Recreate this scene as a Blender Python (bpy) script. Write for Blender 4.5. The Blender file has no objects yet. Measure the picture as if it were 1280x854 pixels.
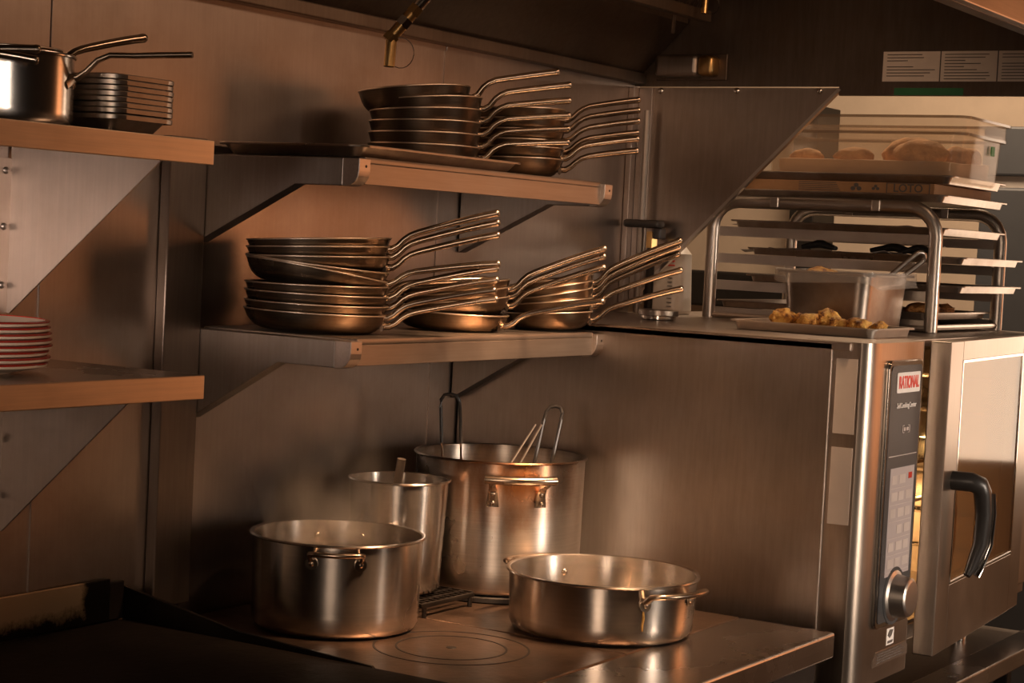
import bpy, bmesh, math, random
from mathutils import Vector, Matrix, noise
random.seed(7)
S = bpy.context.scene
COL = S.collection
PI = math.pi
R_ = math.radians

# ------------------------------------------------------------------ camera
yaw, pit, rol = 1.016133, -0.0520352, 0.0506240
fw = Vector((math.sin(yaw)*math.cos(pit), math.cos(yaw)*math.cos(pit), math.sin(pit)))
rt = fw.cross(Vector((0, 0, 1))).normalized()
up = rt.cross(fw)
r2 = rt*math.cos(rol) + up*math.sin(rol)
u2 = -rt*math.sin(rol) + up*math.cos(rol)
cd = bpy.data.cameras.new('camera'); cam = bpy.data.objects.new('camera', cd); COL.objects.link(cam)
m = Matrix((r2, u2, -fw)).transposed().to_4x4(); m.translation = Vector((-3.959, -2.604, 1.72))
cam.matrix_world = m
cd.sensor_width = 36; cd.lens = 36*2411.8/1280; cd.clip_start = 0.05; cd.clip_end = 60
S.camera = cam

# ------------------------------------------------------------------ world, lights, exposure
w = bpy.data.worlds.new('world'); S.world = w; w.use_nodes = True
w.node_tree.nodes['Background'].inputs[0].default_value = (0.10, 0.070, 0.048, 1)
w.node_tree.nodes['Background'].inputs[1].default_value = 0.05
def area(name, loc, target, sx, sy, power, col, spread=180):
    d = bpy.data.lights.new(name, 'AREA'); d.shape = 'RECTANGLE'; d.size = sx; d.size_y = sy
    d.energy = power; d.color = col; d.spread = R_(spread)
    o = bpy.data.objects.new(name, d); COL.objects.link(o); o.location = loc
    o.rotation_euler = (Vector(target)-Vector(loc)).to_track_quat('-Z', 'Y').to_euler()
    return o
area('window_daylight', (0.15, -5.45, 1.55), (0.32, 0, 0.95), 0.40, 1.4, 5.5, (1.0, 0.82, 0.67), 28)
area('window_daylight_side', (-5.85, -3.2, 1.75), (0.0, -0.6, 1.10), 1.1, 1.3, 3.8, (1.0, 0.72, 0.52), 48)
area('serving_window', (3.12, -2.80, 1.70), (-1.0, -0.6, 1.6), 1.9, 1.8, 24, (1.0, 0.37, 0.14))
area('pass_window', (3.12, -1.40, 1.65), (0.3, -0.1, 1.65), 0.75, 1.3, 13, (1.0, 0.74, 0.54))
area('hood_light_range', (-0.42, -1.28, 2.60), (-0.42, -0.42, 0.95), 0.7, 0.2, 13, (1.0, 0.58, 0.32), 42)
area('hood_light_back', (-0.50, -1.1, 2.55), (-0.35, 0.0, 2.0), 1.9, 0.15, 4.8, (1.0, 0.58, 0.34), 110)
area('gusset_fill', (-2.95, -0.40, 1.66), (-1.5, -0.08, 1.70), 0.4, 0.25, 0.6, (1.0, 0.78, 0.66), 26)  # unseen fill light, added to brighten the left shelf gussets
area('window_daylight_corner', (-5.85, -4.6, 1.8), (-1.75, -0.3, 1.98), 0.5, 1.0, 0.4, (1.0, 0.84, 0.72), 14)
area('ceiling_light_prep', (2.1, -0.3, 2.95), (2.6, -0.3, 0), 0.6, 1.4, 48, (1.0, 0.72, 0.48))
vs = S.view_settings
vs.view_transform = 'Standard'; vs.look = 'None'; vs.gamma = 1.0; vs.use_curve_mapping = False
vs.exposure = 0.0

# ------------------------------------------------------------------ materials
MATS = {}
def nt(name):
    mt = bpy.data.materials.new(name); mt.use_nodes = True
    n = mt.node_tree; b = n.nodes['Principled BSDF']; MATS[name] = mt
    return mt, n, b
def noise_node(n, scale=(1, 1, 1), sc=5.0, det=4.0, rough=0.6, coord='Object'):
    tc = n.nodes.new('ShaderNodeTexCoord'); mp = n.nodes.new('ShaderNodeMapping')
    mp.inputs['Scale'].default_value = scale
    n.links.new(tc.outputs[coord], mp.inputs[0])
    t = n.nodes.new('ShaderNodeTexNoise'); t.inputs['Scale'].default_value = sc
    t.inputs['Detail'].default_value = det; t.inputs['Roughness'].default_value = rough
    n.links.new(mp.outputs[0], t.inputs['Vector'])
    return t
def ramp(n, src, a, b, ca, cb):
    r = n.nodes.new('ShaderNodeValToRGB'); e = r.color_ramp.elements
    e[0].position = a; e[1].position = b
    e[0].color = (*ca, 1) if not isinstance(ca, float) else (ca, ca, ca, 1)
    e[1].color = (*cb, 1) if not isinstance(cb, float) else (cb, cb, cb, 1)
    n.links.new(src, r.inputs[0]); return r
def mixc(n, fac, a, b, mode='MIX'):
    mx = n.nodes.new('ShaderNodeMix'); mx.data_type = 'RGBA'; mx.blend_type = mode
    for sock, v in ((0, fac), (6, a), (7, b)):
        if isinstance(v, (int, float)): mx.inputs[sock].default_value = v
        elif isinstance(v, tuple): mx.inputs[sock].default_value = (*v[:3], 1)
        else: n.links.new(v, mx.inputs[sock])
    return mx.outputs[2]
def metal(name, col, rough=0.35, streak=(6, 6, 200), var=0.25, aniso=0.0, axis='Z', stain=None, stain_amt=0.0, stain_scale=2.5, rvar=0.12, metallic=1.0):
    mt, n, b = nt(name)
    b.inputs['Metallic'].default_value = metallic
    t = noise_node(n, streak, 3.0, 3.0)
    t2 = noise_node(n, (1, 1, 1), 2.2, 5.0)
    dk = tuple(c*(1-var) for c in col); lt = tuple(min(1, c*(1+var*0.4)) for c in col)
    c1 = ramp(n, t.outputs[0], 0.3, 0.7, dk, lt)
    c2 = ramp(n, t2.outputs[0], 0.35, 0.7, 0.72, 1.0)
    c = mixc(n, 1.0, c1.outputs[0], c2.outputs[0], 'MULTIPLY')
    if stain:
        t3 = noise_node(n, (1, 1, 1), stain_scale, 8.0, 0.7)
        f = ramp(n, t3.outputs[0], 0.48, 0.72, 0.0, stain_amt)
        c = mixc(n, f.outputs[0], c, stain)
    n.links.new(c, b.inputs['Base Color'])
    rr = ramp(n, t2.outputs[0], 0.3, 0.7, rough-rvar, rough+rvar)
    n.links.new(rr.outputs[0], b.inputs['Roughness'])
    if aniso:
        b.inputs['Anisotropic'].default_value = aniso
        tg = n.nodes.new('ShaderNodeTangent'); tg.direction_type = 'RADIAL'; tg.axis = axis
        n.links.new(tg.outputs[0], b.inputs['Tangent']); b.inputs['Anisotropic Rotation'].default_value = 0.25
    return mt
def plain(name, col, rough=0.5, metallic=0.0, var=0.15, sc=12.0, bump=0.0, bsc=60.0, spec=0.5):
    mt, n, b = nt(name)
    b.inputs['Metallic'].default_value = metallic; b.inputs['Roughness'].default_value = rough
    b.inputs['Specular IOR Level'].default_value = spec
    t = noise_node(n, (1, 1, 1), sc, 4.0)
    r = ramp(n, t.outputs[0], 0.3, 0.7, tuple(c*(1-var) for c in col), tuple(min(1, c*(1+var)) for c in col))
    n.links.new(r.outputs[0], b.inputs['Base Color'])
    if bump:
        t2 = noise_node(n, (1, 1, 1), bsc, 4.0)
        bp = n.nodes.new('ShaderNodeBump'); bp.inputs['Strength'].default_value = bump; bp.inputs['Distance'].default_value = 0.01
        n.links.new(t2.outputs[0], bp.inputs['Height']); n.links.new(bp.outputs[0], b.inputs['Normal'])
    return mt
def emit(name, col, strength):
    mt, n, b = nt(name)
    b.inputs['Base Color'].default_value = (*col, 1); b.inputs['Emission Color'].default_value = (*col, 1)
    b.inputs['Emission Strength'].default_value = strength
    return mt
def clear(name, tint, gloss_rough=0.05, opac=0.25, col=(0.8, 0.75, 0.7)):
    mt, n, b = nt(name)
    out = n.nodes['Material Output']
    b.inputs['Base Color'].default_value = (*col, 1); b.inputs['Roughness'].default_value = gloss_rough
    tr = n.nodes.new('ShaderNodeBsdfTransparent'); tr.inputs[0].default_value = (*tint, 1)
    mx = n.nodes.new('ShaderNodeMixShader'); mx.inputs[0].default_value = opac
    n.links.new(tr.outputs[0], mx.inputs[1]); n.links.new(b.outputs[0], mx.inputs[2])
    n.links.new(mx.outputs[0], out.inputs['Surface'])
    return mt

STEEL = (0.56, 0.50, 0.45)
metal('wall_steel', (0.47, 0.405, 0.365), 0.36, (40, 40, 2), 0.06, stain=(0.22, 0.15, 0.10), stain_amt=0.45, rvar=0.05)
metal('shelf_steel', (0.62, 0.54, 0.48), 0.36, (2, 60, 60), 0.10, rvar=0.06)
metal('gusset_steel', (0.62, 0.53, 0.47), 0.46, (40, 40, 2), 0.06, stain=(0.35, 0.25, 0.18), stain_amt=0.35, rvar=0.05)
metal('lip_steel_dim', (0.42, 0.35, 0.29), 0.40, (2, 60, 60), 0.10, rvar=0.06)  # shelf_steel copy, darkened to tone down the light on the pan shelves
metal('left_lip_steel_lit', (0.95, 0.76, 0.57), 0.38, (2, 60, 60), 0.10, rvar=0.05)  # shelf_steel copy, lightened so the colour carries the glow on the left lips
metal('bracket_steel', (0.42, 0.37, 0.33), 0.42, (40, 40, 2), 0.12, stain=(0.20, 0.13, 0.09), stain_amt=0.4, rvar=0.06)
metal('upright_steel', (0.26, 0.21, 0.175), 0.45, (40, 40, 2), 0.12, stain=(0.18, 0.12, 0.08), stain_amt=0.5, rvar=0.06)
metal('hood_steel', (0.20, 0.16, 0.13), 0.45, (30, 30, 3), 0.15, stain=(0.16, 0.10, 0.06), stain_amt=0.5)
metal('oven_steel', (0.44, 0.37, 0.32), 0.36, (30, 30, 3), 0.10, stain=(0.26, 0.18, 0.13), stain_amt=0.25, rvar=0.06)
metal('oven_front_steel', (0.50, 0.42, 0.35), 0.33, (60, 60, 3), 0.08, rvar=0.05)
metal('rail_steel', (0.58, 0.52, 0.47), 0.26, (2, 60, 60), 0.08, rvar=0.06)
metal('pot_steel', (0.72, 0.66, 0.60), 0.24, (3, 3, 90), 0.10, aniso=0.75, rvar=0.05)
metal('pot_bright', (0.78, 0.72, 0.66), 0.20, (3, 3, 90), 0.06, rvar=0.05)
metal('pan_steel', (0.26, 0.20, 0.145), 0.28, (3, 3, 90), 0.25, aniso=0.5, stain=(0.17, 0.095, 0.045), stain_amt=0.8, stain_scale=7.0, rvar=0.1)
metal('pan_dark', (0.12, 0.092, 0.07), 0.36, (3, 3, 90), 0.25, aniso=0.5, stain=(0.07, 0.045, 0.03), stain_amt=0.8, stain_scale=7.0, rvar=0.1)
metal('handle_steel', (0.48, 0.385, 0.30), 0.26, (3, 3, 3), 0.15, stain=(0.3, 0.2, 0.12), stain_amt=0.4, stain_scale=14.0, rvar=0.08)
metal('tray_steel', (0.48, 0.41, 0.35), 0.36, (10, 10, 10), 0.15, stain=(0.25, 0.16, 0.09), stain_amt=0.5, stain_scale=9.0)
metal('rack_steel', (0.66, 0.60, 0.54), 0.35, (4, 4, 4), 0.08, rvar=0.06)
metal('rim_steel', (0.74, 0.62, 0.50), 0.34, (3, 3, 3), 0.1, rvar=0.05)
metal('pale_alu', (0.80, 0.70, 0.60), 0.5, (4, 4, 4), 0.12, rvar=0.05)
metal('chrome', (0.80, 0.75, 0.70), 0.14, (4, 4, 4), 0.05, rvar=0.03)
metal('brass', (0.56, 0.36, 0.15), 0.32, (10, 10, 10), 0.2)
metal('black_steel', (0.055, 0.048, 0.043), 0.38, (8, 8, 8), 0.2)
plain('cast_iron', (0.105, 0.068, 0.047), 0.36, 0.8, 0.5, 7.0, 0.08, 60.0)
plain('iron_dark', (0.02, 0.017, 0.015), 0.5, 0.4, 0.3, 9.0)
plain('griddle_iron', (0.008, 0.0055, 0.004), 0.6, 0.0, 0.5, 6.0, 0.15, 40.0, spec=0.12)
plain('black_plastic', (0.025, 0.022, 0.02), 0.35, 0, 0.1)
plain('panel_black', (0.060, 0.060, 0.062), 0.22, 0, 0.05)
plain('label_white', (0.80, 0.76, 0.72), 0.6, 0, 0.04)
plain('pale_grey', (0.62, 0.55, 0.49), 0.45, 0, 0.05)
plain('paper', (0.74, 0.66, 0.58), 0.75, 0, 0.06)
plain('ink', (0.10, 0.085, 0.075), 0.7, 0, 0.05)
plain('red_ink', (0.72, 0.06, 0.035), 0.5, 0, 0.05)
plain('plate_cream', (0.78, 0.66, 0.52), 0.22, 0, 0.05)
plain('plate_red', (0.42, 0.03, 0.018), 0.22, 0, 0.1)
plain('wall_paint', (0.58, 0.46, 0.35), 0.7, 0, 0.05)
plain('grey_paint', (0.06, 0.062, 0.068), 0.5, 0, 0.06)
plain('room_paint', (0.09, 0.07, 0.055), 0.7, 0, 0.05)
plain('ceiling_paint', (0.12, 0.095, 0.075), 0.8, 0, 0.05)
plain('floor_tile', (0.09, 0.05, 0.035), 0.45, 0, 0.2, 4.0)
plain('cardboard', (0.34, 0.185, 0.085), 0.8, 0, 0.12, 20.0)
plain('kraft_paper', (0.52, 0.33, 0.18), 0.8, 0, 0.08, 14.0)
plain('bread', (0.55, 0.29, 0.11), 0.85, 0, 0.35, 26.0, 0.6, 90.0)
def crust(name, a, b_, c_):
    mt = plain(name, b_, 0.65, 0, 0.1, 30.0, 0.9, 70.0); n = mt.node_tree; b = n.nodes['Principled BSDF']
    t = noise_node(n, (1, 1, 1), 46.0, 5.0, 0.65); r = ramp(n, t.outputs[0], 0.36, 0.62, a, c_)
    e = r.color_ramp.elements.new(0.46); e.color = (*b_, 1)
    n.links.new(r.outputs[0], b.inputs['Base Color'])
crust('fried', (0.16, 0.05, 0.012), (0.60, 0.27, 0.05), (0.85, 0.52, 0.13))
crust('crisp', (0.08, 0.025, 0.01), (0.34, 0.13, 0.03), (0.55, 0.26, 0.07))
plain('green_print', (0.03, 0.16, 0.06), 0.6, 0, 0.1)
plain('green_tag', (0.05, 0.42, 0.09), 0.6, 0, 0.1)
plain('jug_plastic', (0.66, 0.60, 0.54), 0.4, 0, 0.04)
plain('cloth', (0.55, 0.5, 0.46), 0.9, 0, 0.1)
plain('screen_icon', (0.46, 0.40, 0.37), 0.4)
emit('lamp_glow', (1.0, 0.62, 0.22), 14.0)
emit('screen', (0.30, 0.25, 0.235), 0.20)
clear('door_glass', (0.78, 0.66, 0.50), 0.08, 0.40, (0.26, 0.14, 0.06)); MATS['door_glass'].node_tree.nodes['Principled BSDF'].inputs['IOR'].default_value = 2.3
clear('clear_plastic', (0.96, 0.93, 0.89), 0.07, 0.16, (0.66, 0.56, 0.46))
clear('smoke_plastic', (0.7, 0.6, 0.5), 0.12, 0.62, (0.22, 0.17, 0.13))
clear('wrap_plastic', (0.95, 0.92, 0.88), 0.15, 0.30, (0.8, 0.74, 0.66))

def stained_pot():
    mt = metal('stockpot_steel', (0.62, 0.555, 0.49), 0.30, (3, 3, 90), 0.12, aniso=0.7, rvar=0.06)
    n = mt.node_tree; b = n.nodes['Principled BSDF']
    old = b.inputs['Base Color'].links[0].from_socket
    tc = n.nodes.new('ShaderNodeTexCoord'); sp = n.nodes.new('ShaderNodeSeparateXYZ')
    n.links.new(tc.outputs['Object'], sp.inputs[0])
    def mth(op, a, bb=None, cl=False):
        k = n.nodes.new('ShaderNodeMath'); k.operation = op; k.use_clamp = cl
        for i, v in enumerate((a, bb)):
            if v is None: continue
            if isinstance(v, (int, float)): k.inputs[i].default_value = v
            else: n.links.new(v, k.inputs[i])
        return k.outputs[0]
    # burnt-on drips below the rim around the handle, which sits at local angle -136 degrees
    hx, hy = math.cos(R_(-136))*0.198, math.sin(R_(-136))*0.198
    d2 = mth('ADD', mth('POWER', mth('SUBTRACT', sp.outputs[0], hx), 2.0), mth('POWER', mth('SUBTRACT', sp.outputs[1], hy), 2.0))
    d2 = mth('ADD', d2, mth('MULTIPLY', mth('POWER', mth('SUBTRACT', sp.outputs[2], 0.255), 2.0), 2.2))
    d = mth('SQRT', d2)
    nz = noise_node(n, (1, 1, 0.5), 18.0, 6.0, 0.7)
    f = mth('SUBTRACT', 1.18, mth('MULTIPLY', d, 6.2))
    f = mth('ADD', f, mth('MULTIPLY', mth('SUBTRACT', nz.outputs[0], 0.5), 1.5), True)
    top = mth('ADD', mth('MULTIPLY', mth('SUBTRACT', sp.outputs[2], 0.272), 26.0), mth('MULTIPLY', mth('SUBTRACT', nz.outputs[0], 0.5), 1.2), True)
    c = mixc(n, mth('MULTIPLY', top, 0.92), old, (0.07, 0.036, 0.016))
    c = mixc(n, mth('MULTIPLY', f, 0.95), c, (0.30, 0.105, 0.016))
    n.links.new(c, b.inputs['Base Color'])
stained_pot()
def guard_mat():
    mt, n, b = nt('griddle_guard')
    b.inputs['Metallic'].default_value = 0.8; b.inputs['Roughness'].default_value = 0.42
    tc = n.nodes.new('ShaderNodeTexCoord'); sp = n.nodes.new('ShaderNodeSeparateXYZ')
    n.links.new(tc.outputs['Object'], sp.inputs[0])
    nz = noise_node(n, (1, 1, 1), 22.0, 8.0, 0.75)
    def mth(op, a, bb=None, cl=False):
        k = n.nodes.new('ShaderNodeMath'); k.operation = op; k.use_clamp = cl
        for i, v in enumerate((a, bb)):
            if v is None: continue
            if isinstance(v, (int, float)): k.inputs[i].default_value = v
            else: n.links.new(v, k.inputs[i])
        return k.outputs[0]
    # baked-on carbon: low edge and the corner next to the divider
    low = mth('MULTIPLY', mth('SUBTRACT', 0.985, sp.outputs[2]), 40.0)
    cor = mth('MULTIPLY', mth('ADD', sp.outputs[0], 1.285), 60.0)
    f = mth('ADD', mth('MAXIMUM', low, cor), mth('MULTIPLY', mth('SUBTRACT', nz.outputs[0], 0.5), 3.0), True)
    c = mixc(n, f, (0.50, 0.36, 0.22), (0.012, 0.009, 0.007))
    n.links.new(c, b.inputs['Base Color'])
guard_mat()

# ------------------------------------------------------------------ mesh builder
def rr(w_, d_, r, n=4, cx=0, cy=0):
    r = min(r, w_/2-1e-5, d_/2-1e-5); pts = []
    for (sx, sy, a0) in ((1, 1, 0), (-1, 1, 90), (-1, -1, 180), (1, -1, 270)):
        for i in range(n+1):
            a = R_(a0+90*i/n)
            pts.append((cx+sx*(w_/2-r)+r*math.cos(a), cy+sy*(d_/2-r)+r*math.sin(a)))
    return pts
def world_loc(o):
    v = Vector((0, 0, 0))
    while o is not None:
        v += o.location; o = o.parent
    return v
class MB:
    def __init__(s): s.bm = bmesh.new()
    def face(s, vs_):
        try: return s.bm.faces.new(vs_)
        except ValueError: return None
    def box(s, x0, x1, y0, y1, z0, z1, bev=0.0, seg=2):
        v = [s.bm.verts.new((x, y, z)) for x in (x0, x1) for y in (y0, y1) for z in (z0, z1)]
        fs = [s.face([v[i] for i in q]) for q in ((0, 1, 3, 2), (4, 6, 7, 5), (0, 4, 5, 1), (2, 3, 7, 6), (0, 2, 6, 4), (1, 5, 7, 3))]
        if bev:
            es = list({e for f in fs for e in f.edges})
            bmesh.ops.bevel(s.bm, geom=es, offset=bev, segments=seg, affect='EDGES', profile=0.5)
        return s
    def prism(s, poly, axis, a, b, bev=0.0):
        def pt(p, q): return {'x': (q, p[0], p[1]), 'y': (p[0], q, p[1]), 'z': (p[0], p[1], q)}[axis]
        A = [s.bm.verts.new(pt(p, a)) for p in poly]; B = [s.bm.verts.new(pt(p, b)) for p in poly]
        fs = [s.face(A), s.face(B[::-1])]
        n = len(poly)
        for i in range(n): fs.append(s.face([A[i], B[i], B[(i+1) % n], A[(i+1) % n]]))
        bmesh.ops.recalc_face_normals(s.bm, faces=[f for f in fs if f])
        if bev:
            es = list({e for f in fs if f for e in f.edges})
            bmesh.ops.bevel(s.bm, geom=es, offset=bev, segments=2, affect='EDGES', profile=0.5)
        return s
    def loft(s, loops, cap0=True, cap1=True, closed=False):
        L = [[s.bm.verts.new(p) for p in lp] for lp in loops]
        fs = []
        rng = range(len(L)) if closed else range(len(L)-1)
        for i in rng:
            a, b = L[i], L[(i+1) % len(L)]; n = len(a)
            for j in range(n): fs.append(s.face([a[j], a[(j+1) % n], b[(j+1) % n], b[j]]))
        if cap0 and not closed: fs.append(s.face(L[0][::-1]))
        if cap1 and not closed: fs.append(s.face(L[-1]))
        bmesh.ops.recalc_face_normals(s.bm, faces=[f for f in fs if f])
        return s
    def rings(s, specs, n=4, cx=0, cy=0, cap0=True, cap1=True):
        # specs: (w, d, r, z)
        return s.loft([[(x, y, z) for x, y in rr(w_, d_, r, n, cx, cy)] for (w_, d_, r, z) in specs], cap0, cap1)
    def lathe(s, prof, n=48, cx=0, cy=0, cap0=False, cap1=False):
        return s.loft([[(cx+r*math.cos(2*PI*i/n), cy+r*math.sin(2*PI*i/n), z) for i in range(n)] for r, z in prof], cap0, cap1)
    def tube(s, path, r, n=8, sx=1.0, sy=1.0, upv=(0, 0, 1), taper=None):
        P = [Vector(p) for p in path]; loops = []
        u0 = Vector(upv)
        for i, p in enumerate(P):
            t = (P[min(i+1, len(P)-1)]-P[max(i-1, 0)]).normalized()
            a = t.cross(u0)
            if a.length < 1e-4: a = t.cross(Vector((1, 0, 0)))
            a.normalize(); b = a.cross(t).normalized()
            q = r*(taper[i] if taper else 1)
            loops.append([tuple(p+a*q*sx*math.cos(2*PI*k/n)+b*q*sy*math.sin(2*PI*k/n)) for k in range(n)])
        return s.loft(loops)
    def dome(s, c, axis, r, h=None, n=10):
        c = Vector(c); ax = Vector(axis).normalized(); h = h or r*0.6
        a = ax.orthogonal().normalized(); b = ax.cross(a)
        lp = []
        for k in range(4):
            t = k/4*PI/2
            lp.append([tuple(c+ax*h*math.sin(t)+(a*math.cos(2*PI*i/n)+b*math.sin(2*PI*i/n))*r*math.cos(t)) for i in range(n)])
        return s.loft(lp)
    def disc(s, c, axis, r, th, n=24):
        c = Vector(c); ax = Vector(axis).normalized(); a = ax.orthogonal().normalized(); b = ax.cross(a)
        lp = [[tuple(c+ax*k+(a*math.cos(2*PI*i/n)+b*math.sin(2*PI*i/n))*r) for i in range(n)] for k in (0, th)]
        return s.loft(lp)
    def build(s, name, mat, parent=None, world=True, smooth=35, kind=None, label=None):
        me = bpy.data.meshes.new(name)
        if parent is not None and world:
            bmesh.ops.translate(s.bm, vec=-world_loc(parent), verts=s.bm.verts)
        if smooth:
            s.bm.normal_update()
            for f in s.bm.faces: f.smooth = True
            for e in s.bm.edges:
                if len(e.link_faces) != 2: continue
                an = e.calc_face_angle(0.0); a1, a2 = (f.calc_area() for f in e.link_faces)
                if an > R_(smooth) or (an > R_(9) and max(a1, a2) > 6*min(a1, a2)+1e-12): e.smooth = False
        s.bm.to_mesh(me); s.bm.free()
        me.materials.append(MATS[mat])
        o = bpy.data.objects.new(name, me); COL.objects.link(o)
        if parent is not None: o.parent = parent
        if kind: o['kind'] = kind
        if label: o['label'] = label
        return o
def tag(o, label, cat, group=None):
    o['label'] = label; o['category'] = cat
    if group: o['group'] = group
    return o
def thing(name, label, cat, loc=(0, 0, 0), group=None, rot=(0, 0, 0)):
    o = bpy.data.objects.new(name, None); COL.objects.link(o); o.empty_display_size = 0.05
    o.location = loc; o.rotation_euler = rot
    return tag(o, label, cat, group)
def struct(name, mb, mat, parent=None):
    return mb.build(name, mat, parent, kind='structure')
def arc(c, r, a0, a1, n, plane='xz'):
    out = []
    for i in range(n+1):
        a = R_(a0+(a1-a0)*i/n); u, v = r*math.cos(a), r*math.sin(a)
        out.append({'xz': (c[0]+u, c[1], c[2]+v), 'yz': (c[0], c[1]+u, c[2]+v), 'xy': (c[0]+u, c[1]+v, c[2])}[plane])
    return out
def text_mesh(name, body, size, mat, parent, loc, rot, squash=1.0, bold=0.0):
    cu = bpy.data.curves.new(name, 'FONT'); cu.body = body; cu.size = size
    cu.align_x = 'CENTER'; cu.align_y = 'CENTER'; cu.extrude = 0.0006; cu.offset = bold
    cu.resolution_u = 3
    t = bpy.data.objects.new(name, cu); COL.objects.link(t)
    bpy.context.view_layer.update()
    me = bpy.data.meshes.new_from_object(t.evaluated_get(bpy.context.evaluated_depsgraph_get()))
    bpy.data.objects.remove(t)
    me.materials.clear(); me.materials.append(MATS[mat])
    o = bpy.data.objects.new(name, me); COL.objects.link(o)
    o.parent = parent; o.location = Vector(loc)-world_loc(parent); o.rotation_euler = rot; o.scale = (squash, 1, 1)
    return o

# ------------------------------------------------------------------ setting
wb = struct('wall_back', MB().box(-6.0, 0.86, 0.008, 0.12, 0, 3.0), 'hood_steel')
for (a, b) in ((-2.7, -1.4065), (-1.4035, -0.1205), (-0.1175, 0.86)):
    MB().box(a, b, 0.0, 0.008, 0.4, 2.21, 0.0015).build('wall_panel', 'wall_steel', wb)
MB().box(-1.412, -1.398, -0.003, 0.0, 0.95, 1.86).build('seam_strip', 'wall_steel', wb)
MB().box(-0.127, -0.111, -0.003, 0.0, 0.95, 2.165).build('seam_strip', 'wall_steel', wb)
struct('floor', MB().box(-6, 3.3, -5.6, 1.6, -0.1, 0), 'floor_tile')
struct('ceiling', MB().box(-6, 3.3, -5.6, 1.6, 3.0, 3.1), 'ceiling_paint')
wr = struct('wall_right', MB().box(3.2, 3.3, -5.6, 1.6, 0, 3.0), 'wall_paint')
struct('wall_alcove', MB().box(0.86, 3.2, 1.5, 1.6, 0, 3.0), 'wall_paint')
# far walls with their window openings
wf = MB()
for b in ((-6, -0.10, 0, 3.0), (0.40, 3.2, 0, 3.0), (-0.10, 0.40, 0, 0.80), (-0.10, 0.40, 2.30, 3.0)):
    wf.box(b[0], b[1], -5.6, -5.5, b[2], b[3])
struct('wall_front', wf, 'room_paint')
wl = MB()
for b in ((-5.5, -4.9, 0, 3.0), (-4.3, -3.8, 0, 3.0), (-2.6, 0.0, 0, 3.0), (-4.9, -4.3, 0, 1.2), (-4.9, -4.3, 2.4, 3.0), (-3.8, -2.6, 0, 1.05), (-3.8, -2.6, 2.45, 3.0)):
    wl.box(-6.0, -5.9, b[0], b[1], b[2], b[3])
struct('wall_left', wl, 'room_paint')

# extraction hood
hd = thing('extraction_hood', 'dark greasy steel extraction hood over the range with angled side skirt', 'hood', (0, 0, 2.17))
MB().prism([(-0.002, 2.175), (-0.035, 2.175), (-0.035, 2.205), (-0.002, 2.205)], 'x', -2.7, 0.83, 0.003).build('gutter_lip', 'hood_steel', hd)
MB().prism([(-0.004, 2.205), (-0.024, 2.205), (-0.158, 2.342), (-0.158, 2.362), (-0.004, 2.362)], 'x', -2.7, 0.825).build('lower_slope', 'hood_steel', hd)
MB().prism([(-1.0, 2.98), (-0.48, 2.98), (-0.16, 2.40), (-0.18, 2.385), (-0.5, 2.95)], 'x', -2.7, 0.825).build('back_panel', 'hood_steel', hd)
fl = MB(); fl.box(-2.6, 0.68, -0.30, -0.272, 2.325, 2.355, 0.002); fl.build('filter_frame', 'hood_steel', hd)
for i in range(26):
    x = 0.66-i*0.024
    MB().prism([(-0.285, 2.355), (-0.279, 2.355), (-0.47, 2.70), (-0.476, 2.70)], 'x', x-0.012, x).build('filter_slat', 'hood_steel', hd)
MB().box(-2.7, 0.84, -1.48, -1.46, 2.17, 2.98, 0.003).build('front_panel', 'shelf_steel', hd)
MB().box(-2.7, 0.84, -1.46, -1.43, 2.17, 2.178, 0.001).build('front_return', 'hood_steel', hd)
MB().box(0.83, 0.842, -1.46, 0, 2.17, 2.98).build('side_panel', 'hood_steel', hd)
sk = MB().prism([(0.0, 2.166), (-0.612, 2.166), (-0.607, 2.155), (-0.05, 1.60), (0.0, 1.56)], 'x', 0.832, 0.838).build('side_skirt', 'oven_steel', hd)
MB().prism([(-0.612, 2.166), (-0.618, 2.160), (-0.048, 1.592), (-0.042, 1.598)], 'x', 0.822, 0.838).build('skirt_edge', 'rack_steel', sk)
for y in (-0.081, -0.314, -0.556):
    MB().dome((0.832, y, 2.158), (-1, 0, 0), 0.009, 0.007).build('bolt_head', 'chrome', sk)
MB().box(0.795, 0.832, -0.018, 0.0, 1.545, 2.166, 0.002).build('corner_trim', 'wall_steel', hd)
MB().box(0.823, 0.832, -0.06, -0.018, 1.56, 2.166, 0.002).build('corner_trim', 'wall_steel', hd)
# paper notice inside the hood end
nl = tag(MB().box(0.8285, 0.8298, -1.35, -0.73, 2.183, 2.260).build('printed_notice', 'paper'), 'long pale printed notice stuck inside the hood end above the clear food box', 'notice')
pr = MB()
for a in (-0.885, -1.035, -1.19):
    pr.box(0.8278, 0.8284, a-0.0015, a+0.0015, 2.183, 2.260)
random.seed(3)
for (a, b) in ((-0.735, -0.88), (-0.89, -1.03), (-1.04, -1.185), (-1.195, -1.345)):
    for k in range(9):
        z = 2.252-k*0.0078
        if random.random() < 0.16: continue
        L = (a-b)*(0.35+0.55*random.random())
        pr.box(0.8278, 0.8284, a-0.006-L, a-0.006, z-0.0011, z+0.0009)
pr.build('print', 'ink', nl)
# bulkhead box inside the hood
bx = thing('hood_lamp', 'small rounded steel bulkhead box fixed inside the hood end', 'lamp', (0.83, -0.18, 2.19))
MB().box(0.775, 0.829, -0.215, -0.085, 2.192, 2.252, 0.012, 3).build('housing', 'bracket_steel', bx)
MB().box(0.778, 0.829, -0.262, -0.215, 2.195, 2.251, 0.012, 3).build('amber_end', 'brass', bx, label='amber end of the housing')
MB().box(0.822, 0.829, -0.285, -0.07, 2.186, 2.258, 0.002).build('back_plate', 'hood_steel', bx)
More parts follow.
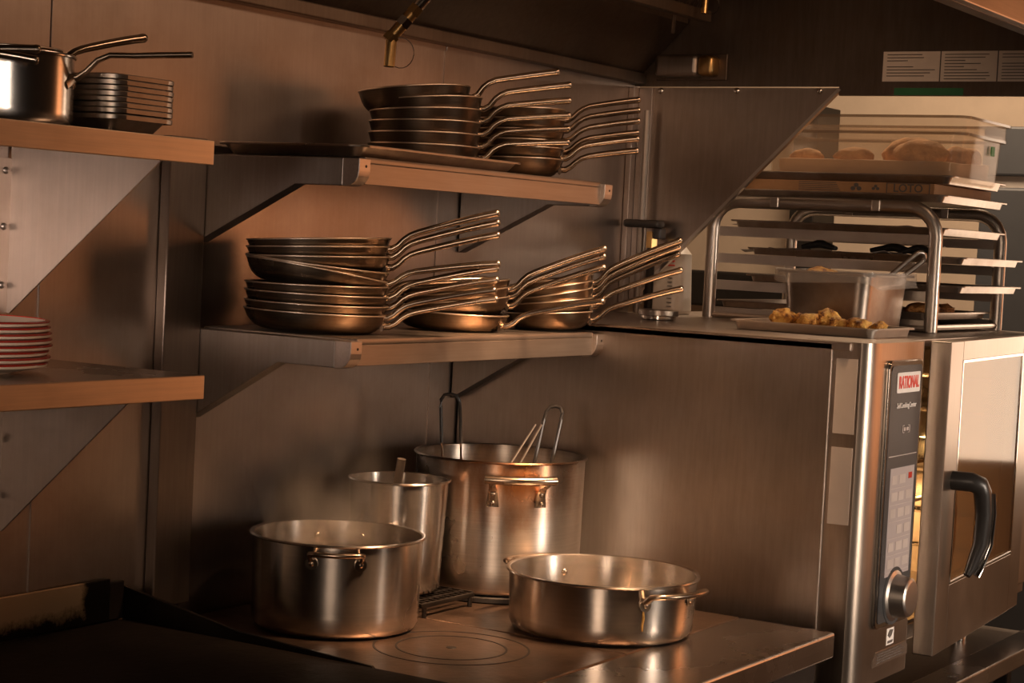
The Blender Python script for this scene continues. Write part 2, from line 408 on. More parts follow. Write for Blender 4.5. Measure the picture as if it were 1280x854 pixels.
# fire suppression nozzles
def nozzle(name, label, tip, d, sc=1.0, parts=True):
    d = Vector(d).normalized(); tip = Vector(tip); o = thing(name, label, 'nozzle', tip)
    def cyl(a, b, r, nm, mt, n=12): MB().tube([tip+d*a*sc, tip+d*b*sc], r*sc, n).build(nm, mt, o)
    side = d.cross(Vector((0.53, -0.85, 0))).normalized()
    MB().tube([tip, tip+Vector((0.004, 0, 0.055))*sc, tip+Vector((0.005, 0, 0.06))*sc], 0.0115*sc, 12).build('nozzle_tip', 'brass', o)
    b0 = tip+Vector((0.005, 0, 0.06))*sc
    def seg(a, b, r, nm, mt, n=12): MB().tube([b0+d*a*sc, b0+d*b*sc], r*sc, n).build(nm, mt, o)
    seg(-0.012, 0.004, 0.016, 'collar', 'brass', 6)
    seg(0.004, 0.028, 0.0125, 'elbow', 'brass')
    seg(0.028, 0.046, 0.0155, 'hex_nut', 'chrome', 6)
    seg(0.046, 0.060, 0.0125, 'coupling', 'brass')
    seg(0.060, 0.078, 0.015, 'hex_nut', 'brass', 6)
    seg(0.078, 0.30, 0.0115, 'pipe', 'chrome')
    rg = [tip+Vector((0.53*0.022, -0.85*0.022, 0.028))*sc+Vector((0.53*math.cos(t), -0.85*math.cos(t), 1.15*math.sin(t)))*0.026*sc for t in [i*2*PI/20-2.6 for i in range(17)]]
    MB().tube(rg, 0.0009, 5).build('wire_loop', 'black_steel', o)
    return o
nozzle('suppression_nozzle', 'brass fire suppression nozzle pointing down above the small black pans', (-0.835, -0.35, 2.052), (0.45, -0.55, 0.9))
nozzle('suppression_nozzle', 'small brass suppression nozzle near the hood filters', (0.575, -0.33, 2.335), (0.15, -0.2, 0.95), 0.8)
tag(MB().tube([(0.66, -0.20, 2.352), (0.685, -0.185, 2.30)], 0.0055, 8).build('hood_drain_stub', 'bracket_steel'), 'short steel stub pipe hanging at the corner of the hood', 'pipe')

# background beyond the hood
fr = thing('tall_fridge', 'tall grey-blue cold cabinet standing against the far wall', 'cabinet', (2.85, -0.7, 0))
MB().box(2.6, 3.19, -0.98, -0.42, 0.0, 1.99, 0.01).build('body', 'grey_paint', fr)
MB().box(2.6, 3.19, -0.98, -0.42, 2.03, 2.20, 0.008).build('top_panel', 'grey_paint', fr)
MB().box(2.63, 3.19, -0.97, -0.43, 1.99, 2.03).build('gap_trim', 'pale_grey', fr)
MB().box(0.828, 0.842, -1.46, -0.612, 2.146, 2.170).build('side_flange', 'hood_steel', hd)
MB().box(0.8268, 0.8279, -0.95, -0.765, 2.1475, 2.166).build('green_package_band', 'green_print', hd, label='flat dark green band standing in for packaging beyond the hood edge')  # flat stand-in for green packages beyond the hood
tag(MB().box(2.98, 3.195, 0.36, 0.46, 1.66, 2.3, 0.004).build('wall_conduit', 'iron_dark'), 'dark vertical duct on the beige far wall behind the tray rack', 'duct')
tag(MB().box(3.0, 3.195, 0.2, 1.4, 1.50, 1.64, 0.01).build('dark_wall_shelf', 'iron_dark'), 'dark shelf on the beige far wall behind the tray rack', 'shelf')

# ------------------------------------------------------------------ shelves over the range
def round_arm(y1, z0, z1, r=0.022):
    return [(y1+r-r*math.cos(R_(a)), z0+r-r*math.sin(R_(a))) for a in (0, 22, 45, 67, 90)]
def pan_shelf(label, top, zb, knee_y, wall_z):
    o = thing('wall_shelf', label, 'shelf', (-0.49, -0.2, zb))
    MB().box(-0.955, -0.032, -0.392, -0.004, top-0.012, top, 0.002).build('shelf_board', 'lip_steel_dim', o)
    MB().box(-0.955, -0.032, -0.392, -0.386, zb+0.004, top-0.012, 0.001).build('front_lip', 'lip_steel_dim', o)
    for x0, x1 in ((-0.99, -0.955), (-0.032, 0.003)):
        ym = -0.365
        poly = [(-0.004, top-0.004), (ym, top-0.004), (ym, zb), (knee_y, zb), (-0.004, wall_z)]
        g = MB().prism(poly, 'x', x0, x1, 0.0015).build('bracket', 'bracket_steel', o)
        capp = [(ym-0.0005, top-0.004), (-0.404, top-0.004)]+round_arm(-0.404, zb-0.001, 0, 0.03)+[(ym-0.0005, zb-0.001)]
        MB().prism(capp, 'x', x0-0.0005, x1+0.0005, 0.001).build('end_cap', 'shelf_steel', g)
        MB().disc(((x0+x1)/2+0.004, -0.4035, zb+0.038), (0, -1, 0), 0.0028, 0.0012, 10).build('screw_hole', 'iron_dark', g)
    return o
pan_shelf('upper steel wall shelf holding the small stacked pans and flat tray', 1.8665, 1.810, -0.25, 1.685)
pan_shelf('lower steel wall shelf holding the three stacks of frying pans', 1.516, 1.459, -0.226, 1.329)
MB().box(-0.98, 0.0, -0.03, -0.004, 1.8665, 1.882, 0.002).build('back_upstand', 'shelf_steel', bpy.data.objects['wall_shelf'])
tag(MB().box(-1.098, -0.990, -0.026, 0.0, 0.955, 1.893, 0.003).build('wall_upright', 'upright_steel'), 'dark vertical steel upright between the plate shelves and the pan shelves', 'upright')

def left_shelf(label, z0, z1, hyp_low, hyp_y, rivs):
    o = thing('wall_shelf', label, 'shelf', (-2.0, -0.22, z0))
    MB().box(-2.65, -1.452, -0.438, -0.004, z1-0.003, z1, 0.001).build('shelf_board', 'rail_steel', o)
    MB().box(-2.65, -1.452, -0.441, -0.437, z0, z1, 0.0015).build('front_lip', 'left_lip_steel_lit', o)
    MB().box(-1.455, -1.451, -0.437, -0.004, z0+0.012, z1-0.003, 0.001).build('end_return', 'shelf_steel', o)
    for x in (-1.492, -2.45):
        g = MB().prism([(-0.004, z1-0.004), (-0.40, z1-0.004), (-hyp_y, z0), (-0.012, hyp_low), (-0.004, hyp_low)], 'x', x-0.002, x+0.002).build('gusset', 'gusset_steel', o)
        MB().box(x-0.034, x-0.002, -0.006, -0.003, hyp_low-0.02, z0).build('mounting_flange', 'gusset_steel', g)
        for z in rivs:
            MB().dome((x-0.016, -0.006, z), (0, -1, 0), 0.0068, 0.006).build('rivet', 'bracket_steel', g)
    return o
left_shelf('steel wall shelf carrying the saucepan and the stacked small trays', 1.822, 1.863, 1.545, 0.355, (1.80, 1.70, 1.595))
left_shelf('steel wall shelf carrying the stack of red-rimmed plates', 1.425, 1.466, 1.150, 0.325, (1.318, 1.216))

# ------------------------------------------------------------------ frying pans
def make_pan(R, h, L, mat, rise=0.055, rb=0.68):
    o = bpy.data.objects.new('frying_pan', None); COL.objects.link(o); o.empty_display_size = 0.03
    t = 0.0022
    def q(th, off=0.0): return (R*(rb+(1-rb)*math.sin(R_(th)))-off, h*(1-math.cos(R_(th)))/(1-math.cos(R_(78)))+off*0.6)
    outer = [(R*rb*0.55, 0.0), (R*rb, 0.0)]+[q(a) for a in (16, 30, 44, 57, 69)]+[(R*(rb+(1-rb)*math.sin(R_(78)))+0.001, h)]
    inner = [(R-t, h+0.0008)]+[q(a, t) for a in (69, 57, 44, 30, 16)]+[(R*rb-t, t), (0.01, t)]
    MB().lathe(outer+inner, 44, cap0=True, cap1=True).build('body', mat, o, world=False, smooth=50)
    MB().lathe([(R-0.0030, h-0.0014), (R-0.0005, h-0.0016), (R+0.0014, h-0.0004), (R+0.0014, h+0.0010), (R-0.0004, h+0.0020), (R-0.0030, h+0.0016)], 44).build('rim', 'rim_steel', o, world=False, smooth=80)
    # long riveted handle: leaves the wall, kicks up, then runs out in a shallow arc
    zs = h*0.50
    pts = [(R*0.90, 0, zs), (R*0.955, 0, zs-0.001), (R+0.004, 0, zs-0.001), (R+0.016, 0, zs+0.006), (R+0.028, 0, h-0.002), (R+0.040, 0, h+0.006), (R+0.056, 0, h+0.012)]
    n = 6
    for i in range(1, n+1):
        f = i/n; pts.append((R+0.056+(L-0.056)*f, 0, h+0.012+(rise-0.012)*(1-(1-f)**1.15)))
    tp = [1.15, 1.1, 1.0, 0.9, 0.85, 0.87, 0.9]+[0.92+0.12*i/n for i in range(1, n+1)]
    hd_ = MB().tube(pts, 0.0086, 10, 1.2, 0.86, taper=tp).build('handle', 'handle_steel', o, world=False, smooth=60)
    e = pts[-1]
    MB().tube([(e[0]-0.008, 0, e[2]-0.001), (e[0]-0.003, 0, e[2]), (e[0]+0.002, 0, e[2]+0.0004), (e[0]+0.004, 0, e[2]+0.0006)], 0.0094, 10, 1.2, 0.84, taper=[0.9, 1.0, 0.9, 0.5]).build('handle_tip', 'handle_steel', hd_, world=False, smooth=60)
    pl = MB()
    pl.tube([(R*0.925, -0.024, zs-0.004), (R*0.945, -0.012, zs-0.002), (R*0.95, 0, zs), (R*0.945, 0.012, zs-0.002), (R*0.925, 0.024, zs-0.004)], 0.0085, 8, 0.45, 1.0)
    pl.build('handle_mount', 'handle_steel', o, world=False)
    for y in (-0.015, 0.015):
        MB().dome((R*0.952, y, zs-0.002), (1, y*6, 0), 0.0042, 0.004, 8).build('rivet', 'handle_steel', o, world=False)
    return o
def copy_tree(o, parent=None):
    c = o.copy(); COL.objects.link(c); c.parent = parent
    for ch in o.children: copy_tree(ch, c)
    return c
PROTO = {}
ORD = ('first', 'second', 'third', 'fourth', 'fifth', 'sixth', 'seventh', 'eighth', 'ninth')
def pan(key, args, X, Y, zrim, yawd, tilt, side, label, group):
    R, h, L, mat, rise, rb = args
    if key not in PROTO: PROTO[key] = o = make_pan(*args)
    else: o = copy_tree(PROTO[key])
    # the given height is that of the rim centre; the root sits at the base
    rot = Matrix.Rotation(R_(yawd), 3, 'Z') @ Matrix.Rotation(-tilt, 3, 'Y') @ Matrix.Rotation(side, 3, 'X')
    o.rotation_euler = rot.to_euler()
    o.location = Vector((X, Y, zrim))-rot @ Vector((0, 0, h))
    tag(o, label, 'pan', group); return o
GA = 'small black pans on the flat tray'; GB = 'small pans behind the flat tray'
GC = 'large frying pans stacked beside the upright'; GD = 'frying pans stacked mid shelf'; GE = 'small frying pans stacked at the shelf end'
A_ = (0.121, 0.045, 0.190, 'pan_dark', 0.022, 0.74)
B_ = (0.118, 0.040, 0.168, 'pan_steel', 0.028, 0.66)
C_ = (0.146, 0.040, 0.218, 'pan_steel', 0.050, 0.68)
D_ = (0.126, 0.040, 0.214, 'pan_steel', 0.052, 0.68)
E_ = (0.104, 0.040, 0.210, 'pan_steel', 0.050, 0.66)
# stack on the tray, bottom to top
for i, (z, t, dx, yw) in enumerate(((1.9145, 0.005, 0, -60), (1.940, 0.02, 0, -56), (1.965, 0.03, 0, -58), (1.990, 0.055, 0, -57), (2.013, 0.085, 0, -59), (2.034, 0.10, -0.026, -62))):
    lab = ('small dark frying pan lowest of its stack, sitting in the flat tray', *['small dark frying pan, %s up in the stack on the flat tray' % q for q in ORD[1:5]], 'small dark frying pan tipped up on top of the stack on the flat tray')[i]
    pan('A', A_, -0.512+dx*0.53, -0.22-dx*0.85, z, yw, t, 0, lab, GA)
for i, (z, t, yw) in enumerate(((1.9075, 0.02, -58), (1.932, 0.025, -63), (1.949, 0.02, -55), (1.972, 0.03, -59), (1.996, 0.035, -56), (2.019, 0.04, -54))):
    lab = {0: 'small bronze-toned pan lowest of the stack standing beside the flat tray', 5: 'small bronze-toned pan topmost of the stack beside the flat tray'}.get(i, 'small bronze-toned pan, %s up in the stack beside the flat tray' % ORD[i])
    pan('B', B_, -0.19, -0.245, z, yw, t, 0, lab, GB)
LC = [(1.5575, -0.02, -56), (1.575, -0.015, -66), (1.595, -0.015, -55), (1.613, 0.0, -60), (1.641, -0.15, -36), (1.655, -0.09, -62), (1.670, 0.03, -57), (1.689, 0.045, -60), (1.704, 0.055, -63)]
for i, (z, t, yw) in enumerate(LC):
    lab = {0: 'large frying pan lowest of the nine-pan stack nearest the upright', 8: 'large frying pan topmost of the stack nearest the upright', 4: 'large frying pan tipped handle-down halfway up the stack nearest the upright', 5: 'large frying pan tilted slightly, lying on the tipped one in the stack nearest the upright',
           6: 'large frying pan third from the top of the stack nearest the upright', 7: 'large frying pan second from the top of the stack nearest the upright'}.get(i, 'large frying pan, %s up in the stack nearest the upright' % ORD[i])
    pan('C', C_, -0.84, -0.2, z, yw, t, 0, lab, GC)
for i, (z, t, yw) in enumerate(((1.5575, -0.03, -74), (1.583, 0.11, -55), (1.601, 0.13, -57), (1.618, 0.13, -60))):
    lab = {0: 'frying pan lowest of the middle stack with a flat-lying handle', 3: 'frying pan topmost of the middle stack on the lower shelf'}.get(i, 'frying pan, %s up in the middle stack on the lower shelf' % ORD[i])
    pan('D', D_, -0.401, -0.24, z, yw, t, 0, lab, GD)
for i, (z, t, yw) in enumerate(((1.5595, 0.06, -56), (1.585, 0.12, -58), (1.602, 0.185, -54), (1.618, 0.19, -57), (1.634, 0.185, -60))):
    lab = {0: 'small frying pan lowest of the stack at the end by the oven', 4: 'small frying pan topmost of the stack at the end by the oven'}.get(i, 'small frying pan, %s up in the stack at the shelf end by the oven' % ORD[i])
    pan('E', E_, -0.095, -0.304, z, yw, t, 0, lab, GE)

# ------------------------------------------------------------------ trays
def tray(name, label, cat, cx, cy, z0, w_, d_, h, flare=0.012, rim=0.008, cr=0.02, mat='tray_steel', group=None, t=0.0015, parent=None, bead=0.003):
    W, D = w_, d_
    b = MB()
    b.rings([(W-2*flare, D-2*flare, cr*0.6, z0), (W-2*rim, D-2*rim, cr, z0+h-0.001), (W, D, cr, z0+h-0.001), (W+0.001, D+0.001, cr, z0+h-bead), (W+0.002, D+0.002, cr, z0+h), (W, D, cr, z0+h+0.0015), (W-2*rim-2*t, D-2*rim-2*t, cr, z0+h+0.001), (W-2*flare-2*t, D-2*flare-2*t, cr*0.6, z0+t+0.0008)], 4, cx, cy)
    o = b.build(name, mat, parent)
    if parent is None: tag(o, label, cat, group)
    return o
tray('flat_tray', 'shallow steel tray under the small black pans', 'tray', -0.69, -0.222, 1.867, 0.60, 0.365, 0.021, 0.024, 0.006, 0.03)
# stack of small trays on the left shelf
for i in range(8):
    z = 1.8635+(0 if i == 0 else 0.026+(i-1)*0.0092)
    if i == 0: tray('small_tray', 'deeper small steel tray at the foot of the stack beside the saucepan', 'tray', -1.549, -0.285, 1.8635, 0.166, 0.18, 0.030, 0.030, 0.006, 0.035, bead=0.0065, group='small trays beside the saucepan')
    else: tray('small_tray', ('small steel tray topmost of the stack beside the saucepan' if i == 7 else 'small steel tray, %s up in the stack beside the saucepan' % ORD[i]), 'tray', -1.549+0.001*((i*7) % 3-1), -0.285, z, 0.166, 0.18, 0.0145, 0.022, 0.006, 0.035, bead=0.0065, group='small trays beside the saucepan')
# saucepan on the left shelf
def pot_body(R, H, t=0.003, rb=None, rnd=0.012, lip=0.004):
    rb = rb or R
    o_ = [(rb-rnd*1.6, 0), (rb-rnd, 0.0006), (rb-rnd*0.4, rnd*0.35), (rb, rnd*1.1)]
    o_ += [(rb+(R-rb)*k/6, rnd*1.1+(H-0.006-rnd*1.1)*k/6) for k in range(1, 7)]
    o_ += [(R+lip*0.7, H-0.0055), (R+lip, H-0.003), (R+lip*0.75, H-0.0004), (R, H), (R-t, H-0.002)]
    i_ = [(rb-t+(R-rb)*k/6, rnd+(H-0.006-rnd)*k/6) for k in range(6, -1, -1)]+[(rb-t-rnd*0.6, t+0.001), (0.01, t)]
    return o_+i_
sp = thing('saucepan', 'bright tall steel saucepan with a long handle on the left shelf', 'saucepan', (-1.747, -0.255, 1.8635))
b = MB(); b.lathe(pot_body(0.105, 0.118), 64, cap0=True, cap1=True); b.build('body', 'pot_bright', sp, world=False, smooth=50)
ca = -60
def rad(cx, cy, a, r, z): return (cx+r*math.cos(R_(a)), cy+r*math.sin(R_(a)), z)
hp = [rad(0, 0, ca, r, z) for r, z in ((0.104, 0.082), (0.114, 0.083), (0.128, 0.094), (0.145, 0.112), (0.165, 0.121), (0.205, 0.122), (0.25, 0.125), (0.298, 0.128))]
MB().tube(hp, 0.0062, 10, 1.3, 0.8, taper=[1.3, 1.2, 1, .95, .95, 1, 1.05, 1.05]).build('handle', 'handle_steel', sp, world=False, smooth=60)
MB().tube([rad(0, 0, ca-13, 0.104, 0.068), rad(0, 0, ca-5, 0.108, 0.078), rad(0, 0, ca+5, 0.108, 0.082), rad(0, 0, ca+12, 0.104, 0.072)], 0.008, 8, 0.5, 1.0).build('handle_mount', 'handle_steel', sp, world=False)
p2 = make_pan(0.088, 0.038, 0.175, 'pan_steel', 0.040, 0.68); tag(p2, 'frying pan resting in the mouth of the saucepan', 'pan')
p2.location = (-1.757, -0.262, 1.948); p2.rotation_euler = (0, -0.02, R_(-12))
for i, (z, t, yw) in enumerate(((1.9065, 0.0, 150), (1.928, 0.0, 140), (1.944, 0.0, 155), (1.972, -0.10, -38), (2.010, -0.28, -43))):
    o = p3 if i else None
    o = make_pan(0.115, 0.042, 0.20, 'pan_dark', 0.04, 0.68) if i == 0 else copy_tree(p3)
    if i == 0: p3 = o
    rot = Matrix.Rotation(R_(yw), 3, 'Z') @ Matrix.Rotation(-t, 3, 'Y')
    o.rotation_euler = rot.to_euler(); o.location = Vector((-2.035, -0.165, z))-rot @ Vector((0, 0, 0.042))
    tag(o, ('dark pan lowest of the stack behind the saucepan' if i == 0 else 'dark pan topmost of the stack behind the saucepan, handle resting on its mouth' if i == 4 else 'dark pan, %s up in the stack behind the saucepan' % ORD[i]), 'pan', 'dark pans behind the saucepan')

# red-rimmed plates on the lower left shelf
pl_m = None
pcx, pcy, pR = -1.795, -0.23, 0.135
for i in range(8):
    z = 1.4665+i*0.0095
    o = thing('dinner_plate', ('cream plate with red rim, topmost of the stack on the lower left shelf' if i == 7 else 'cream plate with red rim, lowest of the stack on the lower left shelf' if i == 0 else 'cream plate with red rim, %s up in the plate stack' % ORD[i]), 'plate', (pcx+random.uniform(-.003, .003), pcy+random.uniform(-.003, .003), z), 'red-rimmed plates')
    zz = 0.0
    prof = [(0.06, 0), (0.078, 0), (0.08, 0.003), (0.10, 0.006), (pR-0.008, 0.0118), (pR-0.001, 0.0138), (pR, 0.0165), (pR-0.001, 0.0185), (pR-0.004, 0.0205), (0.10, 0.0125), (0.085, 0.008), (0.01, 0.0075)]
    if i == 0 or pl_m is None:
        pl_m = MB().lathe(prof, 56, cap0=True, cap1=True).build('plate_body', 'plate_cream', o, world=False, smooth=50)
        pr_m = MB().lathe([(pR-0.003, 0.0172), (pR+0.0004, 0.0178), (pR+0.0006, 0.0196), (pR-0.0015, 0.0208), (pR-0.006, 0.0212), (pR-0.007, 0.0196)], 56).build('red_rim', 'plate_red', o, world=False)
    else:
        for q in (pl_m, pr_m):
            c = q.copy(); COL.objects.link(c); c.parent = o

# ------------------------------------------------------------------ range and griddle
ZC = 0.922
rg = thing('cooking_range', 'solid-top steel range carrying the four pots', 'range', (-0.63, -0.5, 0))
MB().box(-1.14, -0.118, -1.03, -0.02, 0.12, 0.864, 0.004).build('body', 'iron_dark', rg)
MB().box(-1.14, -0.112, -1.068, -0.846, 0.866, ZC, 0.006, 3).build('front_rail', 'rail_steel', rg)
MB().box(-1.14, -0.634, -0.843, -0.01, 0.866, ZC, 0.003).build('hot_plate', 'cast_iron', rg)
MB().box(-0.631, -0.112, -0.843, -0.01, 0.866, ZC, 0.003).build('hot_plate', 'cast_iron', rg)
for r in (0.152, 0.108):
    MB().lathe([(r-0.002, ZC-0.001), (r-0.002, ZC+0.0009), (r+0.002, ZC+0.0009), (r+0.002, ZC-0.001)], 64, -0.835, -0.565).build('plate_ring', 'iron_dark', rg)
MB().lathe([(0.011, ZC-0.001), (0.010, ZC+0.001)], 16, -0.835, -0.565, cap1=True).build('lifting_hole', 'iron_dark', rg)
for x in (-1.08, -0.18):
    MB().box(x-0.03, x+0.03, -0.98, -0.92, 0.0, 0.12, 0.004).build('foot', 'iron_dark', rg)

gt = thing('pot_grate', 'dark cast-iron grate under the narrow pot', 'grate', (-0.55, -0.21, ZC))
gx0, gx1, gy0, gy1 = -0.645, -0.446, -0.365, -0.06
for y in (gy0, gy1-0.008):
    MB().box(gx0, gx1, y, y+0.008, 0.943, 0.953, 0.002).build('grate_frame', 'black_steel', gt)
for x in (gx0+0.012, gx1-0.012):
    for y in (gy0+0.004, gy1-0.004):
        MB().tube([(x, y, ZC+0.0005), (x, y, 0.944)], 0.005, 8).build('foot', 'black_steel', gt)
for k in range(11):
    x = gx0+0.004+k*0.020
    MB().box(x-0.0022, x+0.0022, gy0+0.008, gy1-0.008, 0.946, 0.953, 0.0005).build('grate_bar', 'black_steel', gt)
for k in range(9):
    y = gy0+0.03+k*0.031
    MB().box(gx0, gx1, y-0.0022, y+0.0022, 0.948, 0.9545, 0.0005).build('grate_bar', 'black_steel', gt)
dp = MB(); dp.lathe([(0.186, ZC), (0.190, ZC+0.003), (0.190, 0.934), (0.186, 0.937)], 56, -0.237, -0.284, cap0=True, cap1=True)
tag(dp.build('heat_diffuser', 'iron_dark'), 'dark iron disc under the tall stockpot', 'plate')

gd = thing('griddle', 'dark seasoned flat griddle with steel splash guards', 'griddle', (-1.9, -0.5, 0))
MB().box(-2.65, -1.166, -0.95, -0.014, 0.925, 0.945, 0.003).build('cooking_plate', 'griddle_iron', gd)
MB().box(-2.65, -1.166, -0.93, -0.014, 0.15, 0.925, 0.004).build('body', 'iron_dark', gd)
g_ = MB().box(-2.65, -1.205, -0.012, -0.006, 0.946, 1.028, 0.002).build('back_guard', 'griddle_guard', None); g_.parent = gd; g_.matrix_parent_inverse = Matrix.Translation(-gd.location)
MB().prism([(-0.006, 0.80), (-0.006, 1.010), (-0.02, 1.007), (-0.30, 0.963), (-0.61, 0.946), (-0.655, 0.905), (-0.93, 0.86), (-0.93, 0.80)], 'x', -1.164, -1.156, 0.0015).build('side_guard', 'black_steel', gd)
MB().box(-1.205, -1.166, -0.012, -0.006, 0.946, 1.02, 0.002).build('corner_guard', 'griddle_iron', gd)

# ------------------------------------------------------------------ pots
def loop_handle(o, a, R, z, half, out, lift, r, mat='handle_steel', flat=1.0, mounts=True):
    # bail handle standing off the wall at angle a, with two riveted pads
    da = math.degrees(half/R)
    p0 = rad(0, 0, a-da, R+0.001, z-0.006); p6 = rad(0, 0, a+da, R+0.001, z-0.006)
    pts = [p0, rad(0, 0, a-da, R+0.010, z-0.004), rad(0, 0, a-da*0.98, R+out*0.6, z+lift*0.7)]
    for k in range(-4, 5):
        pts.append(rad(0, 0, a+da*0.93*k/4, R+out*(1-0.12*(k/4)**2), z+lift))
    pts += [rad(0, 0, a+da*0.98, R+out*0.6, z+lift*0.7), rad(0, 0, a+da, R+0.010, z-0.004), p6]
    h = MB().tube(pts, r, 10, flat, 1.0).build('handle', mat, o, world=False, smooth=60)
    for s_ in (-1, 1):
        c = Vector(rad(0, 0, a+da*s_, R+0.0005, z-0.013)); ax = Vector(rad(0, 0, a+da*s_, 1, 0))
        MB().disc(c, ax, 0.0125, 0.003, 18).build('handle_pad', mat, h, world=False)
        MB().dome(c+ax*0.003, ax, 0.006, 0.004).build('rivet', mat, h, world=False)
        ci = Vector(rad(0, 0, a+da*s_, R-0.0035, z-0.013))
        MB().dome(ci, -ax, 0.0075, 0.004).build('inner_rivet', mat, h, world=False)
    return h
# wide pot
pa = thing('wide_pot', 'wide brushed steel pot with a loop handle by the griddle', 'pot', (-0.823, -0.27, ZC+0.0012))
MB().lathe(pot_body(0.173, 0.189, 0.0035, 0.169, 0.014, 0.006), 96, cap0=True, cap1=True).build('body', 'pot_steel', pa, world=False, smooth=50)
loop_handle(pa, -144, 0.1725, 0.164, 0.048, 0.034, 0.010, 0.0052)
loop_handle(pa, 36, 0.1725, 0.168, 0.048, 0.034, 0.010, 0.0052)
# narrow pot
pb = thing('narrow_pot', 'narrow tapered steel container pot with a ladle handle showing', 'pot', (-0.552, -0.226, 0.9555))
MB().lathe(pot_body(0.106, 0.243, 0.0025, 0.096, 0.010, 0.0055), 80, cap0=True, cap1=True).build('body', 'pot_steel', pb, world=False, smooth=50)
ld = thing('ladle', 'steel ladle handle sticking out of the narrow pot', 'ladle', (-0.565, -0.205, 0.97))
MB().tube([(-0.559, -0.205, 0.99), (-0.585, -0.245, 1.20), (-0.600, -0.262, 1.245)], 0.0095, 10, 1.0, 0.45, upv=(0.8, 0.5, 0)).build('handle', 'rack_steel', ld)
MB().lathe([(0.004, 0.97), (0.022, 0.975), (0.033, 0.99), (0.036, 1.003), (0.034, 1.003), (0.03, 0.99), (0.004, 0.974)], 24, -0.545, -0.19, cap0=True, cap1=True).build('bowl', 'chrome', ld)
# stockpot
pc = thing('stockpot', 'tall stained steel stockpot with noodle basket handles inside', 'pot', (-0.237, -0.284, 0.9385))
MB().lathe(pot_body(0.193, 0.298, 0.0035, 0.190, 0.010, 0.0055), 96, cap0=True, cap1=True).build('body', 'stockpot_steel', pc, world=False, smooth=50)
ha = -136
h = MB().tube([rad(0, 0, ha+k, 0.193+0.040*(1-0.10*(k/20)**2), 0.263) for k in (-20, -13, -6, 0, 6, 13, 20)], 0.0098, 12).build('handle', 'handle_steel', pc, world=False, smooth=60)
for s_ in (-1, 1):
    a = ha+s_*16
    stp = [rad(0, 0, a, 0.229, 0.266), rad(0, 0, a, 0.224, 0.250), rad(0, 0, a, 0.204, 0.240), rad(0, 0, a, 0.1965, 0.228), rad(0, 0, a, 0.1955, 0.200)]
    MB().tube(stp, 0.0125, 8, 1.0, 0.18, upv=(math.cos(R_(a)), math.sin(R_(a)), 0.3), taper=[0.55, 0.6, 0.75, 0.9, 1.15]).build('handle_strap', 'handle_steel', h, world=False)
    for z in (0.229, 0.208):
        MB().dome(rad(0, 0, a, 0.198, z), rad(0, 0, a, 1, 0), 0.0062, 0.005).build('rivet', 'handle_steel', h, world=False)
# noodle baskets: wire handles with black coated tops
def basket(label, cx, cy, ztop, hw, ang, tiltx, arm_len):
    o = thing('noodle_basket', label, 'basket', (cx, cy, 1.06))
    d = Vector((math.cos(R_(ang)), math.sin(R_(ang)), 0)); lean = Vector((tiltx[0], tiltx[1], 0))
    def q(s, z): return tuple(Vector((cx, cy, z))+d*s+lean*(z-1.06))
    top = [q(-hw, ztop-arm_len), q(-hw, ztop-0.03), q(-hw*0.95, ztop-0.014), q(-hw*0.6, ztop-0.003), q(0, ztop), q(hw*0.6, ztop-0.003), q(hw*0.95, ztop-0.014), q(hw, ztop-0.03), q(hw, ztop-arm_len)]
    MB().tube(top, 0.0042, 8).build('black_grip', 'black_plastic', o, label='black coated wire grip')
    for s in (-hw, hw):
        MB().tube([q(s, ztop-arm_len), q(s*0.9, 1.10)], 0.0026, 6).build('wire_stem', 'chrome', o)
    c = q(0, 1.06)
    for k in range(5):
        rr_ = 0.058-0.004*k
        MB().tube([(c[0]+rr_*math.cos(2*PI*i/24), c[1]+rr_*math.sin(2*PI*i/24), 1.10-0.022*k) for i in range(25)], 0.0018, 5).build('wire_ring', 'chrome', o)
    for k in range(10):
        a = 2*PI*k/10
        MB().tube([(c[0]+0.058*math.cos(a), c[1]+0.058*math.sin(a), 1.10), (c[0]+0.042*math.cos(a), c[1]+0.042*math.sin(a), 1.012), (c[0], c[1], 1.008)], 0.0016, 5).build('wire_rib', 'chrome', o)
    return o
basket('noodle basket with a black wire grip leaning at the range-wall side of the stockpot', -0.345, -0.235, 1.372, 0.0215, -58, (-0.10, 0.02), 0.11)
basket('noodle basket with a black wire grip at the oven side of the stockpot', -0.138, -0.308, 1.338, 0.020, -58, (0.27, -0.04), 0.16)
sk_ = thing('skimmer', 'thin two-wire skimmer handle leaning out of the stockpot', 'skimmer', (-0.25, -0.36, 1.02))
for s in (-1, 1):
    dx, dy = 0.53*0.007*s, -0.85*0.007*s
    MB().tube([(-0.31+dx*2.0, -0.322+dy*2.0, 1.09), (-0.197+dx*1.5, -0.300+dy*1.5, 1.213), (-0.098+dx, -0.296+dy, 1.294)], 0.0028, 6).build('wire_handle', 'rack_steel', sk_)
MB().tube([(-0.325+0.035*math.cos(2*PI*i/20), -0.350+0.035*math.sin(2*PI*i/20), 1.09) for i in range(21)], 0.0022, 6).build('hoop', 'chrome', sk_)
